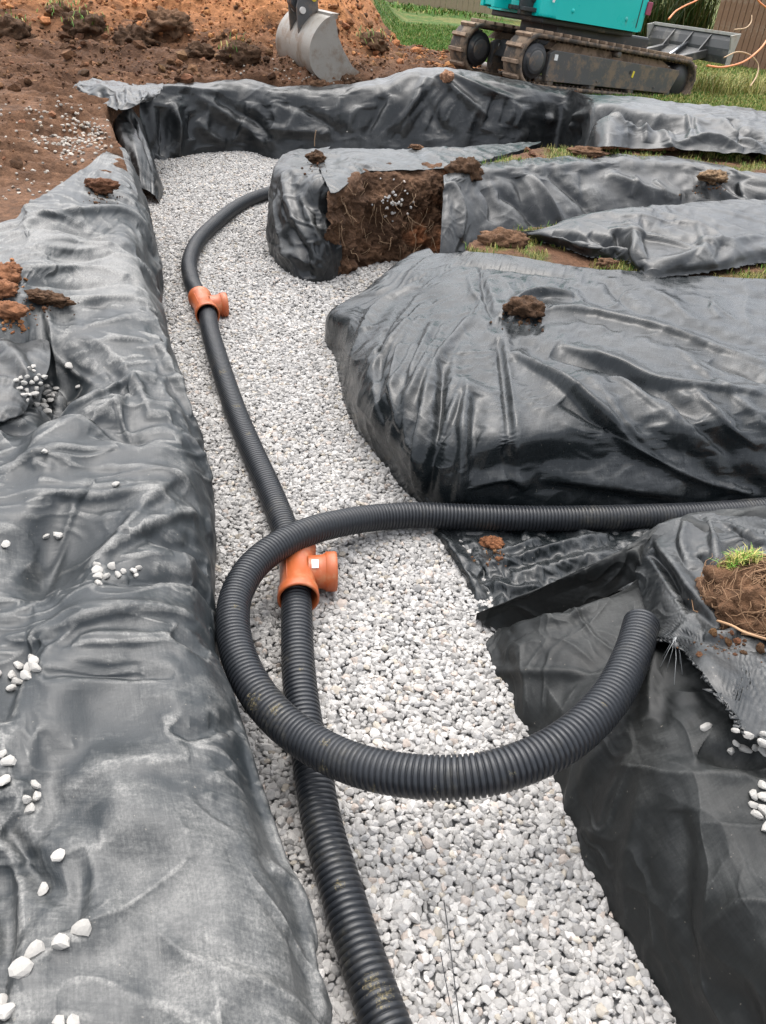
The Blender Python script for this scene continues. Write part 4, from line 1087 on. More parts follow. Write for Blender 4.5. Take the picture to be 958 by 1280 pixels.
# ------------------------------------------------------------------ grass
def blades(name, pts, hgt, wid, cols, label, lean=.45):
    n = len(pts); a = rng.uniform(0, 2 * np.pi, n); d_ = np.stack([np.cos(a), np.sin(a), np.zeros(n)], -1)
    s_ = np.stack([-d_[:, 1], d_[:, 0], np.zeros(n)], -1)
    h = hgt * rng.uniform(.55, 1.3, n); w = wid * rng.uniform(.7, 1.3, n); ln = lean * rng.uniform(.3, 1.6, n)
    p = np.asarray(pts)
    up = np.array([0, 0, 1.0])
    m1 = p + up * (h * .6)[:, None] + d_ * (h * ln * .4)[:, None]; t1 = p + up * (h * (1 - .25 * ln))[:, None] + d_ * (h * ln)[:, None]
    V = np.stack([p - s_ * w[:, None] / 2, p + s_ * w[:, None] / 2, m1 - s_ * w[:, None] * .4, m1 + s_ * w[:, None] * .4, t1 - s_ * w[:, None] * .06, t1 + s_ * w[:, None] * .06], 1).reshape(-1, 3)
    Fb = np.array([[0, 1, 3, 2], [2, 3, 5, 4]]); Fc = (Fb[None] + (np.arange(n) * 6)[:, None, None]).reshape(-1, 4)
    return tag(link(name, mesh_np(name, V, Fc, True, None, {'Col': np.repeat(cols, 6, 0)}), None, M['grass']), label, 'grass', kind='stuff')
def green(n, dryness):
    k = rng.random(n)[:, None]; b = np.array([.075, .16, .022]) * rng.uniform(.6, 1.5, (n, 1)); y = np.array([.30, .27, .085]) * rng.uniform(.6, 1.3, (n, 1))
    dd = np.asarray(dryness).reshape(-1, 1) if np.ndim(dryness) else dryness
    return np.where(k < dd, y, b)
pts = []
for _ in range(260000):
    y = 9.3 + 14 * rng.random() ** 1.4; x = rng.uniform(-2.2, 7.5) * (y / 13)
    gi = _gi(x, y)
    if G2[gi] < rng.uniform(.35, .8) or M2[gi] < .9 or mask[0] > 2: continue
    pts.append((x, y, Z2[gi] - .004))
pts = np.array(pts)
ck = sstep(2.6, 4.0, pts[:, 0]) * .4 + .15
blades('lawn_grass', pts, .055, .011, green(len(pts), ck), 'short green lawn grass behind the digger and the spoil')
pts = []
for pl_ in solid[1:]:
    a = np.array(pl_); n = 26000
    q_ = np.stack([rng.uniform(a[:, 0].min(), a[:, 0].max(), n), rng.uniform(a[:, 1].min(), a[:, 1].max(), n)], -1)
    q_ = q_[in_poly(q_, pl_)]
    for (x, y) in q_:
        gi = _gi(x, y)
        if M2[gi] > .6 and G2[gi] > rng.uniform(.1, .6): pts.append((x, y, Z2[gi] - .004))
pts = np.array(pts)
blades('strip_grass', pts, .045, .006, green(len(pts), .6), 'thin yellowing grass on the strips between the sheets')
# ------------------------------------------------------------------ loose stones lying on the sheets
STONE_ME = []
for k in range(10):
    v = VAR2[k] * np.array([1, 1, .72])
    cc = np.tile(np.array([[.37, .355, .33]]) * rng.uniform(.85, 1.1), (len(v), 1))
    me = mesh_np('white_stone', v, I2F, False, None, {'Col': cc}); me.materials.append(M['stone']); STONE_ME.append(me)
PLACED = []
def stones(label, pts, group, r=(.012, .018)):
    for (px, py) in pts:
        p = on_sheet(px, py)
        if p is None: continue
        s = rng.uniform(*r) * .88
        for _ in range(12):                                           # stones touch but never share the same spot
            hit = [q_ for q_, r_ in PLACED if np.linalg.norm(q_ - p) < .95 * (r_ + s)]
            if not hit: break
            p2 = on_sheet(px + rng.normal(0, 5), py + rng.normal(0, 4)); p = p if p2 is None else p2
        if hit: continue
        PLACED.append((p, s))
        o = bpy.data.objects.new('white_stone', STONE_ME[int(rng.integers(0, 10))]); COL.objects.link(o)
        o.scale = (s * rng.uniform(.85, 1.25), s, s * rng.uniform(.8, 1.0)); o.rotation_euler = (rng.uniform(-.4, .4), rng.uniform(-.4, .4), rng.uniform(0, 6.28))
        o.location = (p[0], p[1], p[2] + s * .45); tag(o, label, 'stone', group)
def clump(cx, cy, n, rx, ry):
    out = []
    while len(out) < n:
        a = rng.uniform(0, 6.28); q = rng.random() ** .5; x, y = cx + rx * q * math.cos(a), cy + ry * q * math.sin(a)
        if all(math.hypot(x - u, (y - v)) > 5.2 for u, v in out) or rng.random() < .03: out.append((x, y))
    return out
G_ = 'white stones lying on the membrane'
stones('white stones in the tight patch lying in the left bank pit under the dark flap', clump(50, 483, 34, 18, 20), G_, (.012, .017))
for px, py, lb in ((60, 560, 'single white stone on the upper left bank below the dark pit'), (144, 599, 'round pale stone alone in the middle of the left bank'), (10, 677, 'white stone close to the left edge above the small pairs'), (112, 827, None), (88, 453, 'small white stone just right of the dark pit'), (91, 482, 'tiny pale stone beside the pit of stones, lower one'),
                   (70, 1068, 'flat white stone alone low on the left bank'), (54, 1107, 'pale stone on the left bank directly below the flat lone one'), (80, 1175, 'long flat stone left of the stone pair low on the left bank'), (104, 287, None), (24, 305, None), (16, 390, None)):
    if lb: stones(lb, [(px, py)], None, (.013, .017))
stones('small white stones side by side in the long crease on the left bank', [(74, 664), (72, 670)], G_)
stones('cream stones bunched at the small puckered crease in the middle of the left bank', [(120, 700), (128, 699), (133, 703), (125, 706), (131, 712), (122, 711)], G_, (.012, .016))
stones('flat cream stones in a short row right of the puckered crease', [(150, 713), (158, 711), (165, 713), (172, 710), (179, 708)], G_, (.011, .015))
stones('white stones in the loose heap below the long crease near the left edge', [(33, 821), (40, 824), (27, 828), (35, 831), (42, 832), (22, 836), (30, 838), (17, 841), (25, 846), (19, 852)], G_, (.014, .018))
stones('white stones cut off by the left photo edge half way down', [(3, 938), (9, 944), (2, 955), (4, 972)], G_, (.014, .018))
stones('white stones of the small loose group just right of those at the left edge', [(38, 996), (46, 993), (53, 990), (40, 1007)], G_, (.013, .017))
stones('white stone standing by the long flat one low on the left bank', [(98, 1156), (104, 1161)], G_, (.015, .019))
stones('pale stones in the lowest heap on the left bank', [(38, 1187), (28, 1198), (36, 1200), (22, 1206), (30, 1212)], G_, (.015, .019))
stones('white stones at the very bottom left corner of the photo', [(2, 1246), (3, 1262), (80, 1276), (89, 1272)], G_, (.014, .018))
for px, py, lb in ((880, 904, 'white stone alone at the left under the ragged flap edge'),): stones(lb, [(px, py)], None, (.013, .016))
stones('white stones in a row under the ragged lower edge of the torn flap', [(911, 934), (920, 917), (919, 924), (929, 932), (936, 936), (944, 940), (948, 928), (955, 933), (953, 920), (957, 912)], G_, (.012, .016))
stones('white stones of the heap at the right photo edge below the flap', [(940, 988), (949, 984), (955, 990), (944, 996), (952, 998), (945, 1004), (950, 1010), (957, 1004), (955, 1016), (958, 1024)], G_, (.013, .017))
stones('tiny pale grit stone on the back sheet', [(430, 170)], None, (.01, .012))

# ------------------------------------------------------------------ clods and turves
def lump(name, px, py, r, z, label, cat_, col, seed, sq=(1, 1, .8), parent=None, rough_=.35, res=26, group=None):
    """a knobbly lump of earth: one closed mesh"""
    th, phv = np.meshgrid(np.linspace(0, 2 * np.pi, res * 2, endpoint=False), np.linspace(0.02, np.pi - .02, res))
    d_ = np.stack([np.sin(phv) * np.cos(th), np.sin(phv) * np.sin(th), np.cos(phv)], -1)
    rad = 1 + rough_ * fbm(d_ * 1.6 + seed, 5, gain=.6) + .12 * np.maximum(fbm(d_ * 6 + seed, 3), 0)
    V = d_ * rad[..., None] * r * np.array(sq)
    n = fbm(d_ * 3 + seed * 2, 3)[..., None]
    c = np.array(col) * (1 + .45 * n)
    w = P(px, py, z) if not isinstance(px, np.ndarray) else px
    me = mesh_np(name, V.reshape(-1, 3), grid_faces(res, res * 2, True), True, None, {'Col': np.clip(c, .008, .6).reshape(-1, 3)})
    o = link(name, me, None, M['soil']); o.location = w
    return tag(o, label, cat_, group)
DK, BR, RD = (.075, .042, .024), (.13, .072, .041), (.21, .095, .048)
def onto(px, py, dz): return on_sheet(px, py) + np.array([0, 0, dz])
lump('soil_clod', onto(655, 388, .045), 0, .105, 0, 'dark crumbly clod of soil sitting on the big shiny sheet', 'clod', DK, 3.1, (1.0, .75, .52))
lump('soil_clod', onto(392, 196, .03), 0, .075, 0, 'small dark clod with a twig on top of the island nose sheet', 'clod', DK, 5.2, (1.1, .8, .65))
lump('turf_sod', onto(884, 224, .03), 0, .115, 0, 'flat tan sod lying on the hanging grey sheet at the right', 'sod', (.20, .13, .075), 7.4, (1.1, .9, .5))
lump('soil_clod', onto(555, 95, .03), 0, .09, 0, 'pinkish brown clod on the crest of the back sheet', 'clod', (.33, .18, .11), 9.9, (.9, .8, .75))
lump('soil_clod', onto(130, 233, .035), 0, .085, 0, 'wet brown lump tucked under the top edge of the left sheet', 'clod', (.12, .055, .03), 12.3, (1.3, .8, .55))
lump('brick_lump', onto(20, 392, .03), 0, .062, 0, 'orange brown broken lump at the left edge above the dark flap', 'rubble', RD, 14.3, (1.25, .8, .65), rough_=.25)
for i, (px, py, r) in enumerate(((6, 345, .085), (18, 336, .05), (-8, 360, .07), (4, 358, .06))):
    lump('soil_clod', onto(max(px, 3), py, .02), 0, r, 0, 'red brown soil clods heaped on the sheet at the left edge', 'clod', RD, 16.1 + i, (1, .9, .6), group='red clods at the left edge')
for i, (px, py, r) in enumerate(((48, 368, .06), (62, 369, .07), (76, 372, .055), (55, 374, .05))):
    lump('soil_clod', onto(px, py, .01), 0, r, 0, 'dark soil clods in the slit of the left sheet above the orange lump', 'clod', DK, 22.1 + i, (1.2, .8, .4), group='dark clods in the left sheet slit')
lump('turf_sod', 630, 300, .13, .61, 'brown sod humped on the grass strip left of the loose folded sheet', 'sod', BR, 31.2, (1.2, .8, .55))
lump('soil_clod', 760, 330, .06, .60, 'small brown clod below the tear of the folded sheet', 'clod', BR, 33.2, (1.2, .8, .6))
lump('turf_sod', 580, 214, .13, .73, 'dark sod at the right top corner of the bare soil face', 'sod', DK, 35.2, (1.1, .8, .75))
lump('turf_sod', 735, 190, .12, .74, 'low brown sod in the grass strip below the back sheet', 'sod', BR, 36.2, (1.5, .8, .4))
lump('soil_clod', 614, 680, .05, .01, 'rusty clod showing in the gap of the side trench floor sheet', 'clod', (.20, .085, .04), 38.2, (1, .8, .7))
lump('soil_clod', 520, 184, .045, .75, 'little brown clod on the strip of sheet along the island top', 'clod', BR, 39.2, (1.5, .8, .5))
def on_ground(px, py, z=.75): return hit_ground(px, py)
for i, (px, py, r, cl, lb) in enumerate(((215, 38, .27, BR, 'big round sod standing on the spoil left of the bucket'), (12, 45, .22, DK, 'mossy dark sod at the left edge of the spoil'), (108, 42, .26, DK, 'low turf lump with grass on it at the left of the spoil'), (170, 56, .24, DK, 'dark turned lump below the round sod'),
                                        (78, 20, .16, BR, 'small green tufted lump on the red spoil at upper left'), (300, 76, .22, DK, 'low dark heap between the round sod and the bucket'), (440, 108, .12, DK, 'dark clod in front of the bucket lip'), (398, 112, .12, BR, 'brown clod in front of the bucket curve'), (464, 60, .2, BR, 'dry brown sod at the lawn edge right of the bucket'), (250, 70, .15, DK, 'small dark sod on the turned soil'))):
    w = on_ground(px, py); lump('turf_sod', w + np.array([0, 0, r * .25]), 0, r, 0, lb, 'sod', cl, 50.3 + i * 1.7, (1.15, .9, .7), rough_=.45)
for (px, py, n, lb) in ((108, 40, 130, 'grass on the low turf lump'), (78, 19, 80, 'green tuft on the red spoil'), (12, 42, 120, 'moss on the dark sod'), (290, 74, 30, 'grass on turned soil'), (462, 58, 60, 'dry grass at the lawn edge')):
    w = on_ground(px, py); q_ = w[None] + np.concatenate([rng.normal(0, .14, (n, 2)), np.abs(rng.normal(.12, .05, (n, 1)))], 1)
    blades('grass_tuft', q_, .09, .014, green(n, .35), lb, .9)
# twig on the nose clod
def thread(name, pts, r, mat, label, cat_, group=None, n=6):
    b = MB(); L = cat(np.array([W3(c) for c in pts]), 10 * len(pts)); b.tube([tuple(q) for q in L], r, n); return tag(b.done(name, mat), label, cat_, group)
w = onto(387, 190, .06)
thread('twig', [w, w + [0, 0, .06], w + [.01, 0, .13]], .004, M['root'], 'short upright twig stuck in the clod on the island nose', 'twig')

# ------------------------------------------------------------------ root ball on the right bank
w = P(948, 754, .55)
rb = lump('root_ball', w, 0, .20, 0, 'large brown turf ball bound with roots at the right photo edge', 'root ball', (.115, .062, .034), 44.4, (.92, .86, .62), rough_=.22, res=44)
V = np.array([v.co[:] for v in rb.data.vertices]); V = V[V[:, 2] > -.08]
lines = []
for i in range(420):
    s0_ = V[rng.integers(len(V))].copy(); out_ = s0_ / np.linalg.norm(s0_); L = [s0_ * .98]; tdir = np.cross(out_, rng.normal(size=3)); tdir /= np.linalg.norm(tdir)
    q_ = s0_ * 1.01
    for k in range(6):
        q_ = q_ + tdir * rng.uniform(.012, .024) + rng.normal(0, .004, 3); q_ = q_ / np.linalg.norm(q_) * (np.linalg.norm(s0_) * rng.uniform(1.0, 1.05)); L.append(q_.copy())
        tdir = tdir + rng.normal(0, .3, 3); tdir /= np.linalg.norm(tdir)
    lines.append(L)
v, f = strand_mesh(lines, .0024); o = link('fine_roots', mesh_np('fine_roots', v, f), rb, simple('fibre_root', (.20, .115, .06), .85, var=.4)); o['kind'] = 'stuff'
tp = V[(V[:, 2] > .06) & (V[:, 1] > .06)]
gpts = tp[rng.integers(0, len(tp), 500)] * np.array([.38, .7, 1.0]) + np.array([-.06, .02, .0]) + rng.normal(0, .006, (500, 3))
o = blades('grass_cap', gpts, .034, .0035, green(500, .6) * 1.5, None, .9); o.parent = rb; del o['category']
M['pale_root'] = simple('pale_root', (.40, .24, .13), .7, var=.2)
for pts_, r in (([(880, 745, .54), (893, 750, .58), (903, 758, .57)], .0035), ([(897, 776, .56), (915, 782, .60), (930, 790, .62), (945, 795, .62), (962, 800, .60)], .0045)):
    b = MB(); L = cat(np.array([P(*c) for c in pts_]) - w, 20); b.tube([tuple(q) for q in L], r, 6); b.done('long_root', M['pale_root'], rb)
b = MB()
for k in range(9):
    s0_ = P(876, 747, .5) - w; e_ = P(858 + 16 * rng.random(), 735 + 26 * rng.random(), .5) - w
    b.tube([tuple(s0_), tuple((s0_ + e_) / 2 + rng.normal(0, .006, 3)), tuple(e_)], .0016, 5)
b.done('long_root', M['pale_root'], rb)
# frayed threads hanging from the torn corner of the flap
M['thread'] = simple('pale_thread', (.34, .35, .35), .5, var=.1)
b = MB()
a0 = onto(838, 796, .012)
for (ex, ey) in ((833, 832), (838, 852), (843, 842), (847, 825), (852, 838), (828, 815), (824, 828)):
    e_ = onto(ex, ey, .004); b.tube([tuple(a0 + rng.normal(0, .003, 3)), tuple((a0 * .5 + e_ * .5) + [0, 0, .012]), tuple(e_)], .0008, 5)
tag(b.done('frayed_threads', M['thread']), 'fan of pale frayed threads pulled from the torn flap beside the pipe end', 'threads')
# thin dark wire on the gravel near the bottom
M['wire'] = simple('dark_wire', (.02, .02, .022), .5)
thread('thin_wire', [(555, 1125, .02), (560, 1160, .024), (565, 1200, .02), (570, 1240, .024), (578, 1300, .02), (588, 1360, .02)], .0016, M['wire'], 'thin dark wire lying on the gravel at the bottom right of the near pipe', 'wire')
thread('thin_wire', [(551, 1190, .02), (556, 1220, .023), (563, 1255, .02), (572, 1300, .02)], .0013, M['wire'], 'shorter dark wire lying left of the other one on the gravel', 'wire')


# crumbs that fell off the clods on the sheets
pos, sz, cc = [], [], []
for (cx_, cy_, rx, ry, n, kd) in ((655, 394, 26, 7, 60, 0), (394, 201, 14, 5, 30, 0), (24, 400, 22, 8, 50, 2), (12, 350, 18, 14, 60, 2), (62, 376, 26, 7, 70, 0), (132, 240, 22, 6, 40, 0), (884, 232, 20, 6, 40, 1), (615, 690, 14, 8, 30, 1), (905, 800, 40, 10, 60, 0)):
    for _ in range(n):
        p = on_sheet(cx_ + rng.normal(0, rx * .6), cy_ + rng.normal(0, ry * .8))
        if p is None: continue
        s_ = .003 * (1 + min(3, rng.pareto(2.0))); pos.append(p + [0, 0, s_ * .4]); sz.append(s_); cc.append(soil_cols(1, kd)[0])
v, f, c = scatter_rocks(np.array(pos), np.array(sz), VAR1, I1F, np.array(cc), .8)
tag(link('soil_crumbs', mesh_np('soil_crumbs', v, f, False, None, {'Col': c}), None, M['soil']), 'small soil crumbs spilt on the sheets round the clods', 'soil', kind='stuff')
# ------------------------------------------------------------------ tracked mini digger
M['teal'] = simple('teal_paint', (.0, .50, .455), .32, var=.06, scale=3, spec=.5, dirt=(.12, .20, .17), dirt_amt=.10)
M['rubber'] = simple('muddy_rubber', (.045, .037, .030), .8, var=.3, scale=12, bump=.5, dirt=(.21, .145, .095), dirt_amt=.75)
M['lug'] = simple('muddy_lug', (.13, .09, .06), .85, var=.3, scale=14, bump=.5, dirt=(.30, .21, .145), dirt_amt=.9)
M['frame'] = simple('grey_frame_paint', (.075, .074, .073), .5, var=.2, scale=9, bump=.1, dirt=(.19, .135, .09), dirt_amt=.62)
M['steel'] = simple('worn_steel', (.27, .25, .22), .5, .2, var=.22, scale=7, bump=.15, dirt=(.19, .14, .10), dirt_amt=.5)
M['bright_steel'] = simple('scraped_steel', (.55, .53, .50), .4, .3, var=.12, scale=16)
M['darkgrey'] = simple('dark_paint', (.030, .031, .033), .45, var=.2, dirt=(.16, .12, .09), dirt_amt=.25)
M['blade'] = simple('blade_paint', (.05, .05, .05), .5, var=.3, scale=5, bump=.1, dirt=(.15, .14, .125), dirt_amt=.45)
M['bladeedge'] = simple('worn_blade_edge', (.34, .33, .30), .5, var=.25, scale=8, dirt=(.25, .2, .15), dirt_amt=.4)
M['chrome'] = simple('chrome_rod', (.55, .57, .60), .2, .9, var=.05)
M['label_white'] = simple('white_label', (.75, .75, .72), .5, var=.1)
M['label_yellow'] = simple('yellow_label', (.72, .58, .05), .5, var=.1)
A_, B_ = P(654, 111, .80), P(836, 128, .56)
ux = (B_ - A_); ux[2] = 0; trk = np.linalg.norm(ux); ux /= trk
HEAD = math.atan2(ux[1], ux[0]); TILT = math.atan2(B_[2] - A_[2], trk)
print('digger', A_, B_, trk, math.degrees(HEAD), math.degrees(TILT))
dig = empty('mini_digger', tuple(A_), label='teal tracked mini digger parked on the lawn edge with its bucket on the spoil', cat='digger')
dig.rotation_euler = Matrix.Rotation(HEAD, 3, 'Z').to_4x4().to_euler()
dig.matrix_world = Matrix.Translation(A_) @ Matrix.Rotation(HEAD, 4, 'Z') @ Matrix.Rotation(-TILT, 4, 'Y')
dig.rotation_mode = 'XYZ'
bpy.context.view_layer.update()
LW = trk                       # distance between wheel centres on the ground
RS, RI, GA, TW = .32, .29, 1.16, .32
def track_path(n=150, r1=RS, r2=RI, off=0.0):
    c1, c2 = np.array([0, RS + .03]), np.array([LW, RI + .03])
    pts = []
    r1, r2 = r1 + off, r2 + off
    for a in np.linspace(math.pi / 2, 3 * math.pi / 2, 26): pts.append(c1 + r1 * np.array([math.cos(a), math.sin(a)]))
    for a in np.linspace(-math.pi / 2, math.pi / 2, 26): pts.append(c2 + r2 * np.array([math.cos(a), math.sin(a)]))
    pts = np.array(pts + [pts[0]])
    d_ = np.concatenate([[0], np.cumsum(np.linalg.norm(np.diff(pts, axis=0), axis=1))])
    t = np.linspace(0, d_[-1], n, endpoint=False)
    return np.stack([np.interp(t, d_, pts[:, 0]), np.interp(t, d_, pts[:, 1])], -1)
def make_track(y0):
    tr_ = empty('track', (0, y0, 0)); tr_.parent = dig
    o, i_ = track_path(180, off=.0), track_path(180, off=-.05)
    V = []
    for (a, b) in zip(o, i_):
        for (p, y) in ((a, -TW / 2), (a, TW / 2), (b, TW / 2), (b, -TW / 2)): V.append((p[0], y, p[1]))
    n = len(o); F_ = []
    for k in range(n):
        for j in range(4):
            F_.append((4 * k + j, 4 * k + (j + 1) % 4, 4 * ((k + 1) % n) + (j + 1) % 4, 4 * ((k + 1) % n) + j))
    link('rubber_belt', mesh_np('rubber_belt', np.array(V), np.array(F_), True), tr_, M['rubber'])
    pt = track_path(46 * 4, off=.006); nx = np.roll(pt, -1, 0) - np.roll(pt, 1, 0); nx /= np.linalg.norm(nx, axis=1)[:, None]
    bb = MB(); bb.box((0, 0, .014), (.048, .30, .042), bevel=.008); lug_me = None
    first = bb.done('tread_lug', M['lug'], tr_)
    for k in range(46):
        q, t = pt[k * 4], nx[k * 4]
        ob = first if k == 0 else first.copy()
        if k: COL.objects.link(ob); ob.parent = tr_
        nrm = Vector((-t[1], 0, t[0])); nrm = -nrm if (q - np.array([LW / 2, RS])) @ np.array([nrm.x, nrm.z]) < 0 else nrm
        tv = Vector((t[0], 0, t[1])); yv = nrm.cross(tv)
        ob.matrix_local = Matrix(((tv.x, yv.x, nrm.x, q[0]), (tv.y, yv.y, nrm.y, (0.0 if k % 2 else 0.006)), (tv.z, yv.z, nrm.z, q[1]), (0, 0, 0, 1)))
    # inner drive teeth seen along the lower run
    it = track_path(92, off=-.058); b = MB()
    for k in range(92): b.box((it[k][0], -.02, it[k][1]), (.03, .10, .03))
    tag(b.done('drive_teeth', M['rubber'], tr_), kind='stuff')
    b = MB(); c1 = (0, 0, RS + .03)
    b.lathe([(-.145, .001), (-.145, .145), (-.14, .16), (-.12, .165), (-.12, .20), (-.10, .215), (.10, .215), (.12, .20), (.12, .001)], c1, (0, 1, 0), 36); s_ = b.done('sprocket', M['darkgrey'], tr_)
    b = MB()
    for k in range(20):
        a = 2 * math.pi * k / 20; b.box((c1[0] + .228 * math.cos(a), 0, c1[2] + .228 * math.sin(a)), (.035, .05, .028), Matrix.Rotation(-a, 3, 'Y'))
    b.done('sprocket_teeth', M['darkgrey'], s_)
    b = MB(); b.lathe([(-.152, .001), (-.152, .11), (-.146, .128), (-.13, .135)], c1, (0, 1, 0), 30); b.done('hub_cover', M['frame'], s_)
    b = MB(); b.lathe([(-.11, .001), (-.11, .07), (-.075, .20), (-.06, .225), (.06, .225), (.075, .20), (.11, .07), (.11, .001)], (LW, 0, RI + .03), (0, 1, 0), 32); b.done('idler', M['darkgrey'], tr_)
    for k in range(4):
        b = MB(); b.lathe([(-.125, .001), (-.125, .05), (-.12, .062), (.12, .062), (.125, .05), (.125, .001)], (.36 + k * (LW - .62) / 3, 0, .125), (0, 1, 0), 20); b.done('bottom_roller', M['frame'], tr_)
    b = MB(); b.lathe([(-.15, .001), (-.15, .03), (-.145, .045), (-.02, .045), (-.02, .001)], (LW * .50, 0, RS * 2 - .085), (0, 1, 0), 20); b.done('top_roller', M['frame'], tr_)
    # side frame: deep channel with sloping top and a clipped end
    pl2 = [(.26, .13), (.24, .20), (.24, .46), (.32, .50), (LW - .14, .455), (LW - .12, .40), (LW - .25, .13)]
    b = MB(); b.prism(pl2, -.135, -.05, (1, 0, 0), (0, 0, 1), (0, 1, 0), bevel=.008)
    sf = b.done('side_frame', M['frame'], tr_)
    b = MB(); b.prism([(.30, .50), (.42, .59), (LW - .5, .55), (LW - .2, .455)], -.04, .10, (1, 0, 0), (0, 0, 1), (0, 1, 0)); b.done('frame_top', M['lug'], tr_)
    b = MB(); b.box((.36, -.1385, .42), (.06, .006, .07)); b.done('white_sticker', M['label_white'], sf)
    b = MB(); b.box((LW * .63, -.1385, .33), (.035, .006, .085), Matrix.Rotation(.15, 3, 'Y')); b.done('yellow_sticker', M['label_yellow'], sf)
    b = MB(); b.lathe([(-.1375, .001), (-.1375, .026)], (LW * .63 - .07, 0, .35), (0, 1, 0), 18); b.done('grease_hole', M['rubber_in'], sf)
    b = MB()
    for x_ in (.27, LW * .4, LW * .8): b.lathe([(-.145, .001), (-.145, .012), (-.135, .014)], (x_, 0, .19), (0, 1, 0), 10)
    b.done('frame_bolts', M['frame'], sf)
    return tr_
make_track(0.0); make_track(GA)
# undercarriage bridge
b = MB(); b.prism([(.25, .30), (.35, .52), (LW - .5, .52), (LW - .35, .30)], .16, GA - .16, (1, 0, 0), (0, 0, 1), (0, 1, 0), bevel=.02)
b.lathe([(.50, .36), (.62, .36), (.62, .30), (.66, .30)], (LW * .44, GA / 2, 0), (0, 0, 1), 36); b.done('undercarriage', M['darkgrey'], dig)
b = MB(); b.box((LW * .5, GA / 2, .66), (LW * .62, GA - .40, .30), bevel=.03); b.box((1.08, GA / 2, .815), (1.86, GA - .12, .075), bevel=.02); b.done('turntable', M['darkgrey'], dig)
# house: rounded teal body with seams
ZB = .85
def rounded(x0, x1, y0, y1, r, k=6):
    out = []
    for (cx_, cy_, a0) in ((x1 - r, y1 - r, 0), (x0 + r, y1 - r, 90), (x0 + r, y0 + r, 180), (x1 - r, y0 + r, 270)):
        for j in range(k + 1):
            a = math.radians(a0 + 90 * j / k); out.append((cx_ + r * math.cos(a), cy_ + r * math.sin(a)))
    return out
HX0, HX1, HY0, HY1 = .05, 2.10, -.10, GA + .06
b = MB(); b.prism(rounded(HX0, HX1, HY0, HY1, .20), ZB, ZB + .78, (1, 0, 0), (0, 1, 0), (0, 0, 1), bevel=.035)
house = b.done('house_body', M['teal'], dig)
for f in house.data.polygons: f.use_smooth = False
b = MB(); b.box((1.84, HY0 - .001, ZB + .40), (.012, .012, .70)); b.done('panel_seam', M['darkgrey'], house)
b = MB(); b.box(((HX0 + 1.8) / 2, HY0 + .004, ZB + .62), (1.5, .02, .26), bevel=.008); b.done('side_cover', M['teal'], house)
for (x_, z_) in ((.52, .12), (1.6, .13), (.52, .38), (1.6, .4)):
    b = MB(); b.lathe([(-.012, .001), (-.012, .02), (-.006, .026), (.004, .03)], (x_, HY0, ZB + z_), (0, 1, 0), 16); b.done('cover_bolt', M['teal'], house)
for k_ in range(3):
    b = MB(); b.box((.13, HY0 - .001, ZB + .20 + .07 * k_), (.035, .008, .05)); b.done('white_decal', M['label_white'], house)
b = MB(); b.box((2.02, HY0 + .10, ZB + .30), (.10, .22, .16), bevel=.01); b.done('red_decal', simple('dark_red_decal', (.30, .05, .10), .5, var=.05), house)
b = MB(); b.box((.95, GA / 2, ZB + .82), (.5, .5, .12), bevel=.03); b.box((1.18, GA / 2, ZB + 1.1), (.12, .48, .5), bevel=.04); b.done('seat', M['darkgrey'], dig)
for (x_, y_) in ((.3, HY0 + .12), (.3, HY1 - .12), (1.95, HY0 + .12), (1.95, HY1 - .12)):
    b = MB(); b.tube([(x_, y_, ZB + .75), (x_, y_, ZB + 1.75)], .03, 10); b.done('canopy_post', M['darkgrey'], dig)
b = MB(); b.box((1.1, GA / 2, ZB + 1.79), (1.9, 1.2, .07), bevel=.03); b.done('canopy_roof', M['teal'], dig)
# front platform, swing bracket, hydraulic hoses on the boom side (-x)
b = MB(); b.box((.0, HY0 + .30, ZB + .12), (.34, .05, .26), bevel=.01); b.box((-.02, .45, ZB + .06), (.30, .7, .05), bevel=.01); b.done('platform_frame', M['darkgrey'], dig)
b = MB(); b.prism([(-.42, .0), (-.12, .0), (-.12, .34), (-.26, .40), (-.42, .40)], .42, .48, (1, 0, 0), (0, 0, 1), (0, 1, 0), (0, 0, ZB + .02), .01)
b.prism([(-.42, .0), (-.12, .0), (-.12, .34), (-.26, .40), (-.42, .40)], .64, .70, (1, 0, 0), (0, 0, 1), (0, 1, 0), (0, 0, ZB + .02), .01)
b.prism([(-.40, .02), (-.14, .02), (-.14, .10), (-.40, .10)], .481, .639, (1, 0, 0), (0, 0, 1), (0, 1, 0), (0, 0, ZB + .02), .01)
b.done('swing_bracket', M['teal'], dig)
b = MB(); b.tube([(.16, .14, ZB + .17), (-.16, .30, ZB + .19)], .05, 14); b.tube([(-.16, .30, ZB + .19), (-.34, .42, ZB + .20)], .028, 12); b.done('swing_cylinder', M['darkgrey'], dig)
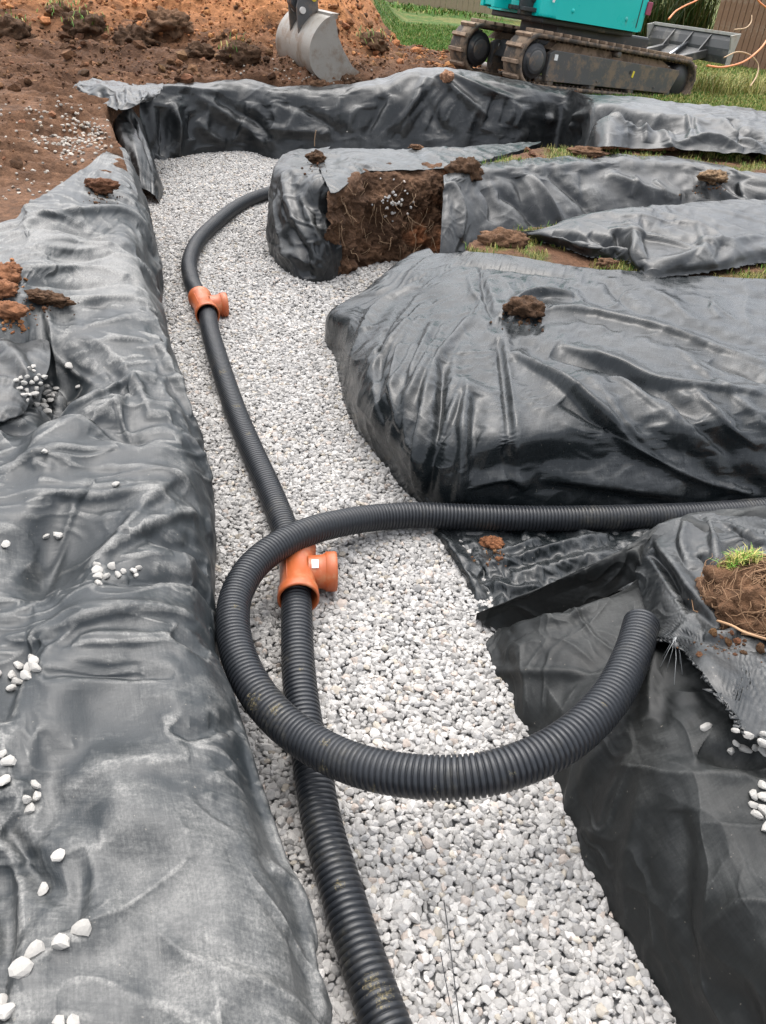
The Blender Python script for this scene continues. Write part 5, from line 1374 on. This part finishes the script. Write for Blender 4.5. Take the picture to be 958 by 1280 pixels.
# dozer blade on its arms at +x
DX, DY0, DY1, DZ = LW + .84, -.24, GA + .24, .64
prof = [(.0, .0), (-.03, .10), (-.035, .20), (.0, .31), (.05, .40), (.065, .392), (.018, .30), (-.015, .20), (-.010, .10), (.02, .0)]
b = MB(); b.prism([(x + DX, z + DZ - .02) for x, z in prof], DY0, DY1, (1, 0, 0), (0, 0, 1), (0, 1, 0)); bl = b.done('dozer_blade', M['blade'], dig)
b = MB(); b.box((DX + .06, (DY0 + DY1) / 2, DZ + .385), (.085, DY1 - DY0, .045), bevel=.006); b.done('blade_top_bar', M['bladeedge'], bl)
for y_ in (DY0 - .006, DY1 + .006):
    b = MB(); b.prism([(DX - .13, DZ + .36), (DX + .10, DZ + .41), (DX + .08, DZ + .25), (DX + .06, DZ), (DX + .05, DZ - .05), (DX - .03, DZ - .05), (DX - .05, DZ + .18)], y_ - .012, y_ + .012, (1, 0, 0), (0, 0, 1), (0, 1, 0)); b.done('blade_end_plate', M['bladeedge'], bl)
for y_ in (.22, GA / 2, GA - .22):
    b = MB(); b.prism([(DX - .03, DZ + .02), (DX - .05, DZ + .20), (DX + .03, DZ + .36), (DX - .20, DZ + .10), (DX - .30, DZ + .02)], y_ - .012, y_ + .012, (1, 0, 0), (0, 0, 1), (0, 1, 0)); b.done('blade_rib', M['blade'], bl)
for y_ in (.20, GA - .20):
    b = MB(); b.prism([(LW - .75, .33), (LW - .75, .43), (DX - .03, DZ + .14), (DX - .03, DZ + .02)], y_ - .045, y_ + .045, (1, 0, 0), (0, 0, 1), (0, 1, 0), bevel=.01); b.done('blade_arm', M['blade'], dig)
b = MB(); b.prism([(LW + .10, .30), (LW + .10, .36), (DX - .02, DZ + .14), (DX - .02, DZ + .08)], .24, GA - .24, (1, 0, 0), (0, 0, 1), (0, 1, 0)); b.done('blade_apron', M['blade'], dig)
b = MB(); b.tube([(LW * .62, GA / 2, .56), (LW + .18, GA / 2, .47)], .05, 16); cyl = b.done('blade_cylinder', simple('cylinder_grey', (.30, .33, .36), .35, .2, var=.1), dig)
b = MB(); b.tube([(LW + .18, GA / 2, .47), (DX - .06, GA / 2, DZ + .19)], .026, 14); b.done('cylinder_rod', M['chrome'], cyl)
# boom and stick rising out of the picture, down to the bucket
inv = dig.matrix_world.inverted()
BK = P(400, 99, .80) + np.array([0, 0, 0])                           # lowest point of the near side of the bucket
bkl = inv @ Vector(BK)
fw = np.array([ux[0], ux[1], 0]); sd = np.array([-ux[1], ux[0], 0])
BKT = empty('bucket', tuple(bkl)); BKT.parent = dig
BKT.scale = (1.22,) * 3; BKT.matrix_parent_inverse = Matrix.Identity(4)
# frame of the bucket: a along the machine, w across it (away from the camera)
SC = 1.02
sh_out = [(.68, -.005), (.34, -.02), (.10, -.02), (-.02, .015), (-.10, .09), (-.135, .19), (-.135, .30), (-.09, .42), (.0, .53), (.10, .585)]
front = [(.125, .50), (.155, .40), (.23, .28), (.34, .15), (.52, .06)]
BW = 1.22
YAW = math.radians(-12)
R3 = Matrix.Rotation(YAW, 3, 'Z')
ax_, wx_ = R3 @ Vector((1, 0, 0)), R3 @ Vector((0, 1, 0))
b = MB()
ou = np.array(sh_out) * SC; tn = np.gradient(ou, axis=0); tn /= np.linalg.norm(tn, axis=1)[:, None]; nn_ = np.stack([-tn[:, 1], tn[:, 0]], -1)
fine_o = cat(ou, 46); tn = np.gradient(fine_o, axis=0); tn /= np.linalg.norm(tn, axis=1)[:, None]; nn_ = np.stack([tn[:, 1], -tn[:, 0]], -1)
fin_i = fine_o + nn_ * .018
loop = [tuple(p) for p in fine_o] + [tuple(p) for p in fin_i[::-1]]
b.prism(loop, .0, BW, ax_, (0, 0, 1), wx_)
b.done('bucket_shell', M['steel'], BKT)
side = [tuple(p) for p in fine_o] + [tuple(np.array(p) * SC) for p in front]
for y_, nm in ((-.016, 'near'), (BW, 'far')):
    b = MB(); b.prism(side, y_, y_ + .016, ax_, (0, 0, 1), wx_); b.done('side_plate', M['steel'], BKT)
b = MB(); b.prism([(.54 * SC, -.03), (.80 * SC, -.012), (.80 * SC, .002), (.54 * SC, .006)], -.03, BW + .03, ax_, (0, 0, 1), wx_, bevel=.003); b.done('cutting_edge', M['bright_steel'], BKT)
b = MB(); b.prism([(.06, .53), (.14, .56), (.15, .61), (.06, .60)], .0, BW, ax_, (0, 0, 1), wx_, bevel=.004); b.done('top_beam', M['steel'], BKT)
ears = [(-.12, .36), (-.06, .47), (.02, .56), (.08, .60), (.04, .80), (-.05, .84), (-.13, .80), (-.16, .60)]
for y_ in (BW * .38, BW * .62):
    b = MB(); b.prism([(p[0], p[1]) for p in ears], y_ - .02, y_ + .02, ax_, (0, 0, 1), wx_, bevel=.005); b.done('bucket_ear', M['frame'], BKT)
b = MB()
for (px_, pz_) in ((-.03, .72), (-.10, .58)): b.tube([tuple(ax_ * px_ + wx_ * (BW * .34) + Vector((0, 0, pz_))), tuple(ax_ * px_ + wx_ * (BW * .66) + Vector((0, 0, pz_)))], .032, 14)
b.done('bucket_pins', M['bright_steel'], BKT)
b = MB(); b.prism([(-.20, .62), (-.10, .54), (.00, .70), (.05, .78), (.0, .95), (-.12, 1.0), (-.22, .85)], BW * .43, BW * .57, ax_, (0, 0, 1), wx_, bevel=.015); b.done('quick_coupler', M['darkgrey'], BKT)
b = MB(); b.lathe([(-.006, .001), (-.006, .028), (.0, .03)], tuple(ax_ * .02 + wx_ * (BW * .36) + Vector((0, 0, .70))), tuple(wx_), 14); b.done('yellow_mark', M['label_yellow'], BKT)
mid = wx_ * (BW * .5)
def bp(a, z): return bkl + (ax_ * a + mid + Vector((0, 0, z))) * 1.22
b = MB(); b.tube([tuple(bp(-.24, .86)), tuple(bp(-.30, 1.02)), tuple(bp(-.18, 1.22))], .035, 10); b.tube([tuple(bp(-.26, .84)), tuple(bp(-.04, .74))], .03, 10); b.done('tipping_link', M['frame'], dig)
b = MB(); S0, S1 = bp(-.04, .90), bp(-.62, 2.15)
def beam(mb, p, q, w0, h0, h1):
    dv = (q - p).normalized(); up_ = wx_.cross(dv).normalized(); 
    vs = []
    for (c_, h_) in ((p, h0), (q, h1)):
        for sy, sz_ in ((-1, -1), (1, -1), (1, 1), (-1, 1)): vs.append(mb.bm.verts.new(c_ + wx_ * (sy * w0 / 2) + up_ * (sz_ * h_ / 2)))
    for q_ in ((0, 3, 2, 1), (4, 5, 6, 7), (0, 1, 5, 4), (1, 2, 6, 5), (2, 3, 7, 6), (3, 0, 4, 7)): mb.bm.faces.new([vs[k] for k in q_])
beam(b, S0, S1, .13, .14, .24); b.done('stick', M['teal'], dig)
b = MB(); piv = Vector((-.30, .56, ZB + .36)); elbow = (piv + S1) / 2 + Vector((0, 0, 1.05)); beam(b, piv, elbow, .14, .20, .26); beam(b, elbow, S1, .14, .26, .18); b.done('boom', M['teal'], dig)
b = MB(); b.tube([tuple(bp(-.24, 1.22)), tuple((bp(-.24, 1.22) + bp(-.70, 1.95)) / 2)], .045, 12); b.tube([tuple(bp(-.46, 1.58)), tuple(bp(-.70, 1.95))], .055, 12); b.done('bucket_cylinder', M['darkgrey'], dig)
b = MB()
for k in range(3): b.tube([tuple(bp(-.10 - .03 * k, .95) - wx_ * .09), tuple(bp(-.22, 1.02 + .03 * k) - wx_ * .13), tuple(bp(-.36, 1.30 + .1 * k) - wx_ * .10)], .014, 8)
b.done('hydraulic_hose', M['rubber_in'], dig)

# ------------------------------------------------------------------ board fence, shed and rough growth behind
M['fence'] = simple('weathered_board', (.30, .235, .15), .8, var=.3, scale=3, bump=.2, dirt=(.13, .12, .07), dirt_amt=.5)
M['shed'] = simple('brown_stained_board', (.22, .125, .075), .75, var=.22, scale=4, bump=.2, dirt=(.30, .22, .16), dirt_amt=.4)
fa, fb = P(420, -7, .80), P(640, 20, .80)
fen = empty('board_fence', tuple(fa), label='weathered upright board fence behind the lawn left of the digger', cat='fence')
dirv = Vector(fb - fa); dirv.z = 0; flen = dirv.length * 1.5; ang = math.atan2(dirv.y, dirv.x); fen.rotation_euler = (0, 0, ang)
bw = .19; nb = int(flen / (bw + .012)); boards = []
for k in range(3):
    b = MB(); b.box((0, 0, .9), (bw, .024, 1.7 + .02 * k), bevel=.004); o = b.done('board', M['fence'], fen); boards.append(o)
for k in range(nb):
    o = boards[k] if k < 3 else boards[k % 3].copy()
    if k >= 3: COL.objects.link(o)
    o.location = (k * (bw + .012), rng.uniform(-.008, .008), rng.uniform(-.03, .03) - .05 - .0008 * k); o.rotation_euler = (0, rng.normal(0, .008), 0)
for z_ in (.35, 1.35):
    b = MB(); b.box((flen / 2, .045, z_), (flen, .05, .09)); b.done('rail', M['fence'], fen)
for x_ in np.arange(0, flen + .1, 2.2):
    b = MB(); b.box((x_, .12, .85), (.09, .09, 1.8)); b.done('post', M['fence'], fen)
# shed wall of upright boards at the right
sa = P(876, 92, .42); sb = sa + np.array([.80, -.60, 0])
shd = empty('shed', tuple(sa), label='brown shed of upright boards at the top right behind the dozer blade', cat='shed')
dv = Vector(sb - sa); dv.z = 0; ang = math.atan2(dv.y, dv.x); shd.rotation_euler = (0, 0, ang)
SLW = 3.4
b = MB(); b.box((SLW / 2, 1.3, 1.1), (SLW - .02, 2.5, 2.2)); b.done('wall', M['shed'], shd)
b = MB(); b.box((0, 0, 1.1), (.112, .026, 2.25), bevel=.005); first = b.done('board', M['shed'], shd)
for k in range(int(SLW / .122)):
    o = first if k == 0 else first.copy()
    if k: COL.objects.link(o)
    o.location = (.06 + k * .122, .03 + rng.uniform(-.004, .004), rng.uniform(-.02, .02))
b = MB(); b.prism([(-.2, 2.15), (1.3, 2.9), (2.8, 2.15), (2.8, 2.22), (1.3, 2.98), (-.2, 2.22)], -.1, SLW + .1, (0, 1, 0), (0, 0, 1), (1, 0, 0)); b.done('roof', M['darkgrey'], shd)
# clump of reeds and dark shrub behind the digger body
def PD(px, py, dep): return np.array([0, 0, CAM_H]) + (_fw + (px - CX) / FPX * EX + (py - CY) / FPX * EY) * dep
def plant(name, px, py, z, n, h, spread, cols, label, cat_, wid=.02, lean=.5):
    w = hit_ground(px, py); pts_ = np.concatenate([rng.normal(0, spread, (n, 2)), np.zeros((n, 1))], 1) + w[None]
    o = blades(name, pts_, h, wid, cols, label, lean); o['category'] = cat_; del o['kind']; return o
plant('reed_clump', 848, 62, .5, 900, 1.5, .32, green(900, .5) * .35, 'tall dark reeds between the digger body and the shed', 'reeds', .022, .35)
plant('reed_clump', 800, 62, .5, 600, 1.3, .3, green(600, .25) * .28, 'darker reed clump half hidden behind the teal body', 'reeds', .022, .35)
plant('dry_grass_clump', 890, 116, .5, 520, .34, .2, green(520, .8), 'dry straw grass at the foot of the shed by the blade', 'grass clump', .008, .8)
plant('dry_grass_clump', 942, 118, .5, 420, .32, .2, green(420, .85), 'pale dry grass in the orange twine at the right edge', 'grass clump', .008, .8)
plant('weed_row', 540, 14, .8, 900, .13, .9, green(900, .15), 'bright green weeds along the foot of the board fence', 'weeds', .03, .7)
M['orange_line'] = simple('orange_twine', (.72, .24, .09), .5, var=.15)
M['tan_line'] = simple('tan_stalk', (.48, .33, .20), .7, var=.2)
def upz(px, py, z): return P(px, py, z)
D_ = 11.6
def line_at(pts, dep): return [PD(x, y, dep + .012 * (x - 900)) for x, y in pts]
thread('orange_cable', line_at([(964, 42), (954, 57), (943, 68), (930, 77), (915, 82), (900, 84), (884, 82)], D_), .014, M['orange_line'], 'orange cable running down from the right edge to the blade foot', 'cable')
thread('orange_cable', line_at([(944, -6), (950, 3), (964, 14)], D_ + 1), .014, M['orange_line'], 'orange cable crossing the top right corner', 'cable')
thread('tan_stalk', line_at([(905, 72), (922, 65), (938, 69), (948, 81), (946, 95), (938, 108)], D_), .010, M['tan_line'], 'arched tan stalk in front of the shed at the right', 'stalk')
thread('tan_stalk', line_at([(918, 37), (932, 35), (939, 28), (940, 19)], D_ + 1), .009, M['tan_line'], 'hooked brown stalk against the shed boards', 'stalk')
thread('orange_cable', line_at([(836, 24), (845, 14), (857, 7), (870, 1), (880, -6)], 15.5), .016, M['orange_line'], 'short orange cable end arching up behind the dozer blade', 'cable')
